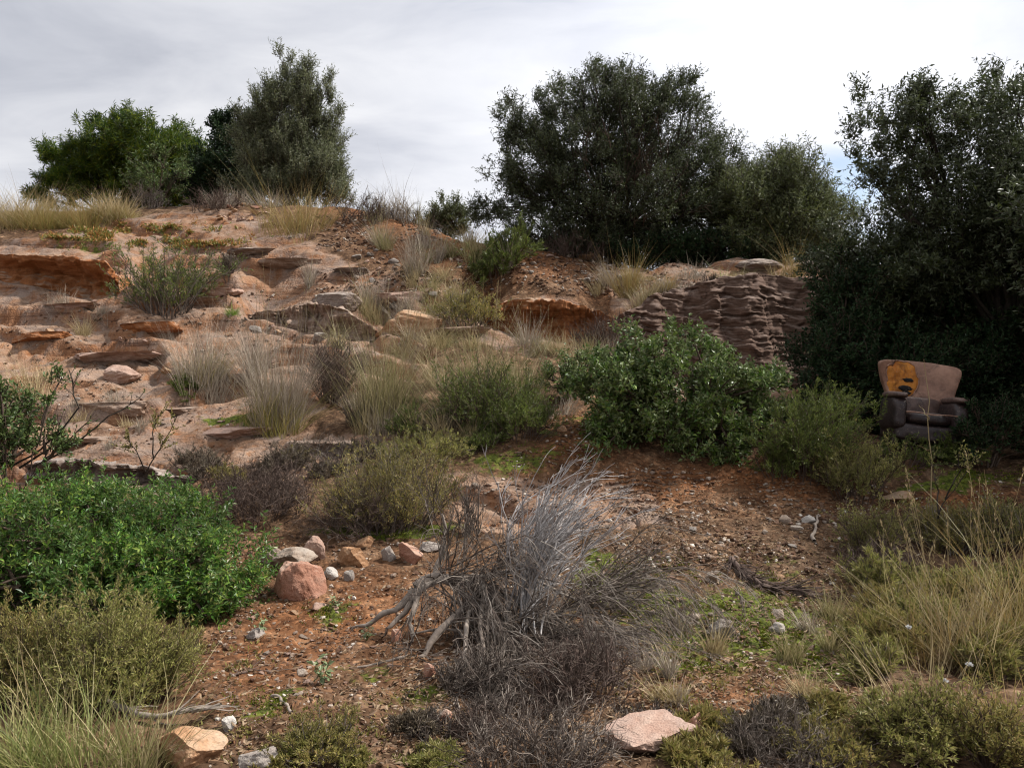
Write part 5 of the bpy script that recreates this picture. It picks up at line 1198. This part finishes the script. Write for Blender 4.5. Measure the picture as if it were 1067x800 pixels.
# small white flowers in the right heath
def flowers():
    g = np.random.default_rng(8)
    for (u, v, Y, lab) in [(947, 654, 4.3, 'white flower head topmost in the bottom heath'), (985, 710, 3.9, 'white flower head in the middle of the bottom heath'), (1010, 693, 4.0, 'white flower head nearest the tall straw foot')]:
        p = at(u, v, Y); D = sphere_dirs(40, g); D[:, 2] = np.abs(D[:, 2])
        if 'white_flower' not in M: M['white_flower'] = leaf_mat('white_petal', [(.6, .6, .58), (.75, .75, .74)], trans=.2)
        root = thing('flower', lab, 'flower', p)
        MB().add(*leaves(np.repeat(p[None], 40, 0) + D * .004, D, g.normal(size=D.shape), .016, .007)).build('flower_head', M['white_flower'], root, p)
        q = np.array([p[0], p[1] + .02, hz(p[0], p[1])]); st = grow(q[None], (p - q)[None], np.linalg.norm(p - q), 5, .01, (0, 0, 0), g)
        MB().add(*tubes(st, taper(1, 6, .002, .0015), 3)).build('stem', M['broom'], root, p)
flowers()

# ------------------------------------------------------------------ armchair
def fabric(name, c1, c2, rough=.6):
    m, t, out = nt(name); tc = node(t, 'ShaderNodeTexCoord')
    f = noise(t, 7, 6, .65, tc.outputs['Object']); f2 = noise(t, 60, 3, .6, tc.outputs['Object'])
    c = ramp(t, [(.32, c1), (.66, c2)], f)
    f3 = noise(t, 3.2, 7, .7, tc.outputs['Object'], 1.2); c = mixc(t, ramp(t, [(.5, (0,) * 3), (.62, (.75,) * 3)], f3), c, tuple(x * .35 for x in c1))
    c = mixc(t, ramp(t, [(.58, (0,) * 3), (.7, (.5,) * 3)], f2), c, (.24, .18, .13))
    p = node(t, 'ShaderNodeBsdfPrincipled'); p.inputs['Roughness'].default_value = rough; t.links.new(c, p.inputs['Base Color'])
    b = node(t, 'ShaderNodeBump'); b.inputs['Strength'].default_value = .5; b.inputs['Distance'].default_value = .015
    t.links.new(math_n(t, 'ADD', f, math_n(t, 'MULTIPLY', f2, .2)), b.inputs['Height']); t.links.new(b.outputs[0], p.inputs['Normal'])
    t.links.new(p.outputs[0], out.inputs[0]); return m

def pad(size, loc, rnd=3.5, seg=22, puff=0.0, shear=None, seed=0):
    """rounded cushion: superellipsoid box of the given full size"""
    V, T = ICO[5]; V = V.copy()
    a = np.abs(V) ** (rnd); s = a.sum(1) ** (1 / rnd); V = V / s[:, None]
    V = V * np.array(size) / 2
    V += unit(V) * fbm(V * 6 + seed, 3, seed)[:, None] * .008
    if shear is not None: V = shear(V)
    return V + np.array(loc), T

def armchair():
    p = gp(972, 483) + [0, .35, 0]; p[2] = hz(p[0], p[1]) + .0
    root = thing('armchair', 'abandoned brown armchair with torn back showing orange foam', 'armchair', p)
    root.rotation_euler = (math.radians(-3), math.radians(6), math.radians(-9))
    lea = fabric('mauve_brown_leather', (.18, .088, .055), (.37, .205, .135), .6); dk = fabric('shade_darkened_leather', (.016, .009, .009), (.035, .019, .017), .5)  # dk: same leather with the shade low on the chair put into its colour
    arml = fabric('half_shaded_leather', (.06, .034, .028), (.15, .09, .07), .5)  # same leather again, dimmed between the lit back and the shaded body
    foam = fabric('exposed_orange_foam', (.36, .11, .015), (.62, .25, .04), .95); wood = M['bark']
    def part(name, VT, mat, parent=root, smooth=True):
        return MB().add(VT[0], None, VT[1]).build(name, mat, parent, (0, 0, 0), smooth)
    # wing back: wide top narrowing to the waist, more on the torn side; wings curl forward
    def flare(h, x):
        return np.where(x < 0, .50 + .57 * h ** .9, .80 + .22 * h ** .6)
    def wing(V):
        h = np.clip((V[:, 2] + .29) / .58, 0, 1)
        x = V[:, 0] * flare(h, V[:, 0])
        V = np.stack([x, V[:, 1] - .22 * np.clip(np.abs(x) / .43, 0, 1.2) ** 2.4 * (.3 + .7 * h), V[:, 2] - .03 * (x / .43) ** 2 * h], -1)
        V[:, 1] += (V[:, 2] + .29) * .22; return V
    back = part('backrest', pad((.90, .14, .54), (0, .30, .73), 8, shear=wing), lea)
    # torn cover: foam bulging out through a ragged hole
    th = np.linspace(0, 2 * np.pi, 48, endpoint=False); rr = np.linspace(0, 1, 12)
    g = np.random.default_rng(2); rag = 1 + .16 * vnoise2(np.cos(th) * 2.2, np.sin(th) * 2.2, 5) + .07 * vnoise2(np.cos(th) * 7, np.sin(th) * 7, 6)
    T_g, R_g = np.meshgrid(th, rr); X = np.cos(T_g) * R_g * .195 * np.tile(rag, (12, 1)); Z = np.sin(T_g) * R_g * .23 * np.tile(rag, (12, 1))
    X = X - .14 + .25 * Z * (Z < 0); Z = Z + .05
    def front(X, Z):
        h = np.clip((Z + .29) / .58, 0, 1)
        a = np.clip(1 - (np.abs(X) / (.42 * flare(h, X))) ** 7 - (np.abs(Z) / .29) ** 7, .02, 1) ** (1 / 7)
        return -.07 * a - .22 * np.clip(np.abs(X) / .43, 0, 1.2) ** 2.4 * (.3 + .7 * h) + (Z + .29) * .22
    Y = front(X, Z) - .004 - .03 * (1 - R_g ** 4) + .012 * vnoise2(X * 30, Z * 30, 3)
    Vf = np.stack([X, Y + .30, Z + .72], -1).reshape(-1, 3)
    i = np.arange(11)[:, None] * 48 + np.arange(48)[None]; i2 = np.arange(11)[:, None] * 48 + (np.arange(48)[None] + 1) % 48
    Q = np.stack([i, i2, i2 + 48, i + 48], -1).reshape(-1, 4)
    fo = MB().add(Vf, Q).build('torn_foam', foam, back, (0, 0, 0), True); fo['label'] = 'torn hole with orange foam bulging out'
    hole = fabric('hole_shade_black', (.006, .005, .005), (.014, .011, .01), .95)  # black lumps on the foam paint the shade inside its holes
    for (hx, hz_, a, b) in [(-.085, .05, .055, .026), (-.12, -.05, .075, .034), (-.10, -.10, .05, .022)]:
        V, T = ICO[3]; Vh = V * np.array([a, .022, b]) * (1 + .25 * fbm(V * 2 + hx * 40, 2, 4)[:, None])
        yh = float(front(np.array([hx]), np.array([hz_]))[0]) - .034
        MB().add(Vh + [hx, yh + .30, hz_ + .72], None, T).build('gouge_shade', hole, fo, (0, 0, 0), True)
    # rolled edge of the torn leather
    e = np.stack([X[-1], Y[-1] + .30 - .004, Z[-1] + .72], -1); e = np.concatenate([e, e[:1]])
    MB().add(*tubes(e[None], np.full((1, 49), .009), 6)).build('torn_edge', lea, back, (0, 0, 0), True)
    # piping on top edge
    part('seat', pad((.50, .56, .16), (0, -.08, .33), 3, seed=3), dk)
    part('lower_back', pad((.52, .14, .28), (.02, .19, .44), 4, seed=6), arml)
    for s in (-1, 1):
        arm = part('armrest', pad((.17, .60, .38), (s * .31, -.06, .36), 4, seed=4 + s), dk)
        part('armrest_pad', pad((.185, .56, .075), (s * .315, -.09, .565), 3, seed=8 + s), arml, arm)
    part('base', pad((.74, .60, .20), (0, -.04, .17), 6, seed=12), dk)
    MB().add(*tubes(np.stack([np.linspace(-.26, .26, 14), np.full(14, -.355), .385 + .006 * np.sin(np.linspace(0, 9, 14))], -1)[None], np.full((1, 14), .008), 6)).build('piping', lea, root, (0, 0, 0), True)
    for sx in (-1, 1):
        for sy in (-1, 1):
            V, T = pad((.07, .07, .12), (sx * .32, -.04 + sy * .22, .04), 6); MB().add(V, None, T).build('leg', wood, root, (0, 0, 0), True)
armchair()

# ------------------------------------------------------------------ sky, sun, camera
SUN_AZ, SUN_EL = math.radians(74), math.radians(50)      # azimuth from +Y towards +X
SUN = np.array([math.sin(SUN_AZ) * math.cos(SUN_EL), math.cos(SUN_AZ) * math.cos(SUN_EL), math.sin(SUN_EL)])
def sky():
    w = bpy.data.worlds.new('World'); SC.world = w; w.use_nodes = True; t = w.node_tree; t.nodes.clear()
    out = t.nodes.new('ShaderNodeOutputWorld'); bg = t.nodes.new('ShaderNodeBackground'); bg.inputs[1].default_value = .1
    s = t.nodes.new('ShaderNodeTexSky'); s.sky_type = 'NISHITA'; s.sun_disc = False; s.sun_elevation = SUN_EL; s.sun_rotation = SUN_AZ
    tc = t.nodes.new('ShaderNodeTexCoord'); sp = t.nodes.new('ShaderNodeSeparateXYZ'); t.links.new(tc.outputs['Generated'], sp.inputs[0])
    den = math_n(t, 'ADD', math_n(t, 'MAXIMUM', sp.outputs[2], 0.0), .22)
    cb = t.nodes.new('ShaderNodeCombineXYZ'); t.links.new(math_n(t, 'DIVIDE', sp.outputs[0], den), cb.inputs[0]); t.links.new(math_n(t, 'DIVIDE', sp.outputs[1], den), cb.inputs[1])
    mp = t.nodes.new('ShaderNodeMapping'); mp.inputs['Rotation'].default_value = (0, 0, .55); mp.inputs['Scale'].default_value = (.85, 1.35, 1); mp.inputs['Location'].default_value = (1.7, 4.6, 0)
    t.links.new(cb.outputs[0], mp.inputs['Vector'])
    n1 = noise(t, 1.0, 6, .5, mp.outputs[0], .5); n2 = noise(t, 2.4, 6, .55, mp.outputs[0], .7)
    tex = math_n(t, 'ADD', math_n(t, 'MULTIPLY', n1, .55), math_n(t, 'MULTIPLY', n2, .45))
    dt = t.nodes.new('ShaderNodeVectorMath'); dt.operation = 'DOT_PRODUCT'; t.links.new(tc.outputs['Generated'], dt.inputs[0]); dt.inputs[1].default_value = tuple(SUN)
    glow = math_n(t, 'POWER', math_n(t, 'MAXIMUM', dt.outputs['Value'], 0.0), 2.2)
    def toward(u, v, sharp):       # how near a direction is to a place in the sky
        d_ = ray(u, v); d_ = d_ / np.linalg.norm(d_); q = t.nodes.new('ShaderNodeVectorMath'); q.operation = 'DOT_PRODUCT'
        t.links.new(tc.outputs['Generated'], q.inputs[0]); q.inputs[1].default_value = tuple(d_)
        return math_n(t, 'POWER', math_n(t, 'MAXIMUM', q.outputs['Value'], 0.0), sharp)
    thin = math_n(t, 'ADD', math_n(t, 'MULTIPLY', toward(815, 40, 40), 1.3), math_n(t, 'MULTIPLY', toward(560, 170, 60), .5))
    thin = math_n(t, 'ADD', thin, math_n(t, 'MULTIPLY', toward(140, 120, 30), -.35))
    lum = math_n(t, 'ADD', math_n(t, 'MULTIPLY', tex, 7.4), math_n(t, 'ADD', 1.1, math_n(t, 'ADD', math_n(t, 'MULTIPLY', glow, 2.6), thin)))
    tint = ramp(t, [(.38, (.92, .955, 1.07)), (.60, (.985, .995, 1.04))], tex)
    cl = mixc(t, 1.0, tint, lum, 'MULTIPLY')
    cover = ramp(t, [(.26, (.3,) * 3), (.38, (1,) * 3)], math_n(t, 'ADD', math_n(t, 'ADD', math_n(t, 'MULTIPLY', n2, .5), .22), math_n(t, 'MULTIPLY', toward(885, 195, 450), -.22)))
    t.links.new(mixc(t, cover, s.outputs[0], cl), bg.inputs[0]); t.links.new(bg.outputs[0], out.inputs[0])
sky()
sl = bpy.data.lights.new('sun', 'SUN'); sl.energy = 4.3; sl.angle = math.radians(4.0); sl.color = (1, .96, .91)
so = bpy.data.objects.new('sun', sl); COL.objects.link(so); so.rotation_euler = Vector(tuple(SUN)).to_track_quat('Z', 'Y').to_euler(); so.location = (6, 3, 12)

cam = bpy.data.cameras.new('camera'); cam.sensor_width = 36; cam.lens = 36 * F / 1067; cam.clip_end = 2000; cam.clip_start = .05
co = bpy.data.objects.new('camera', cam); COL.objects.link(co); co.location = (0, 0, EYE); co.rotation_euler = (math.pi / 2 - PITCH, 0, 0)
SC.camera = co
vs = SC.view_settings; vs.view_transform = 'Standard'; vs.look = 'None'; vs.gamma = 1; vs.exposure = .70; vs.use_curve_mapping = False
SC.cycles.use_denoising = True; SC.cycles.max_bounces = 5; SC.cycles.filter_width = 1.15; SC.cycles.diffuse_bounces = 1; SC.cycles.glossy_bounces = 2; SC.cycles.transmission_bounces = 3
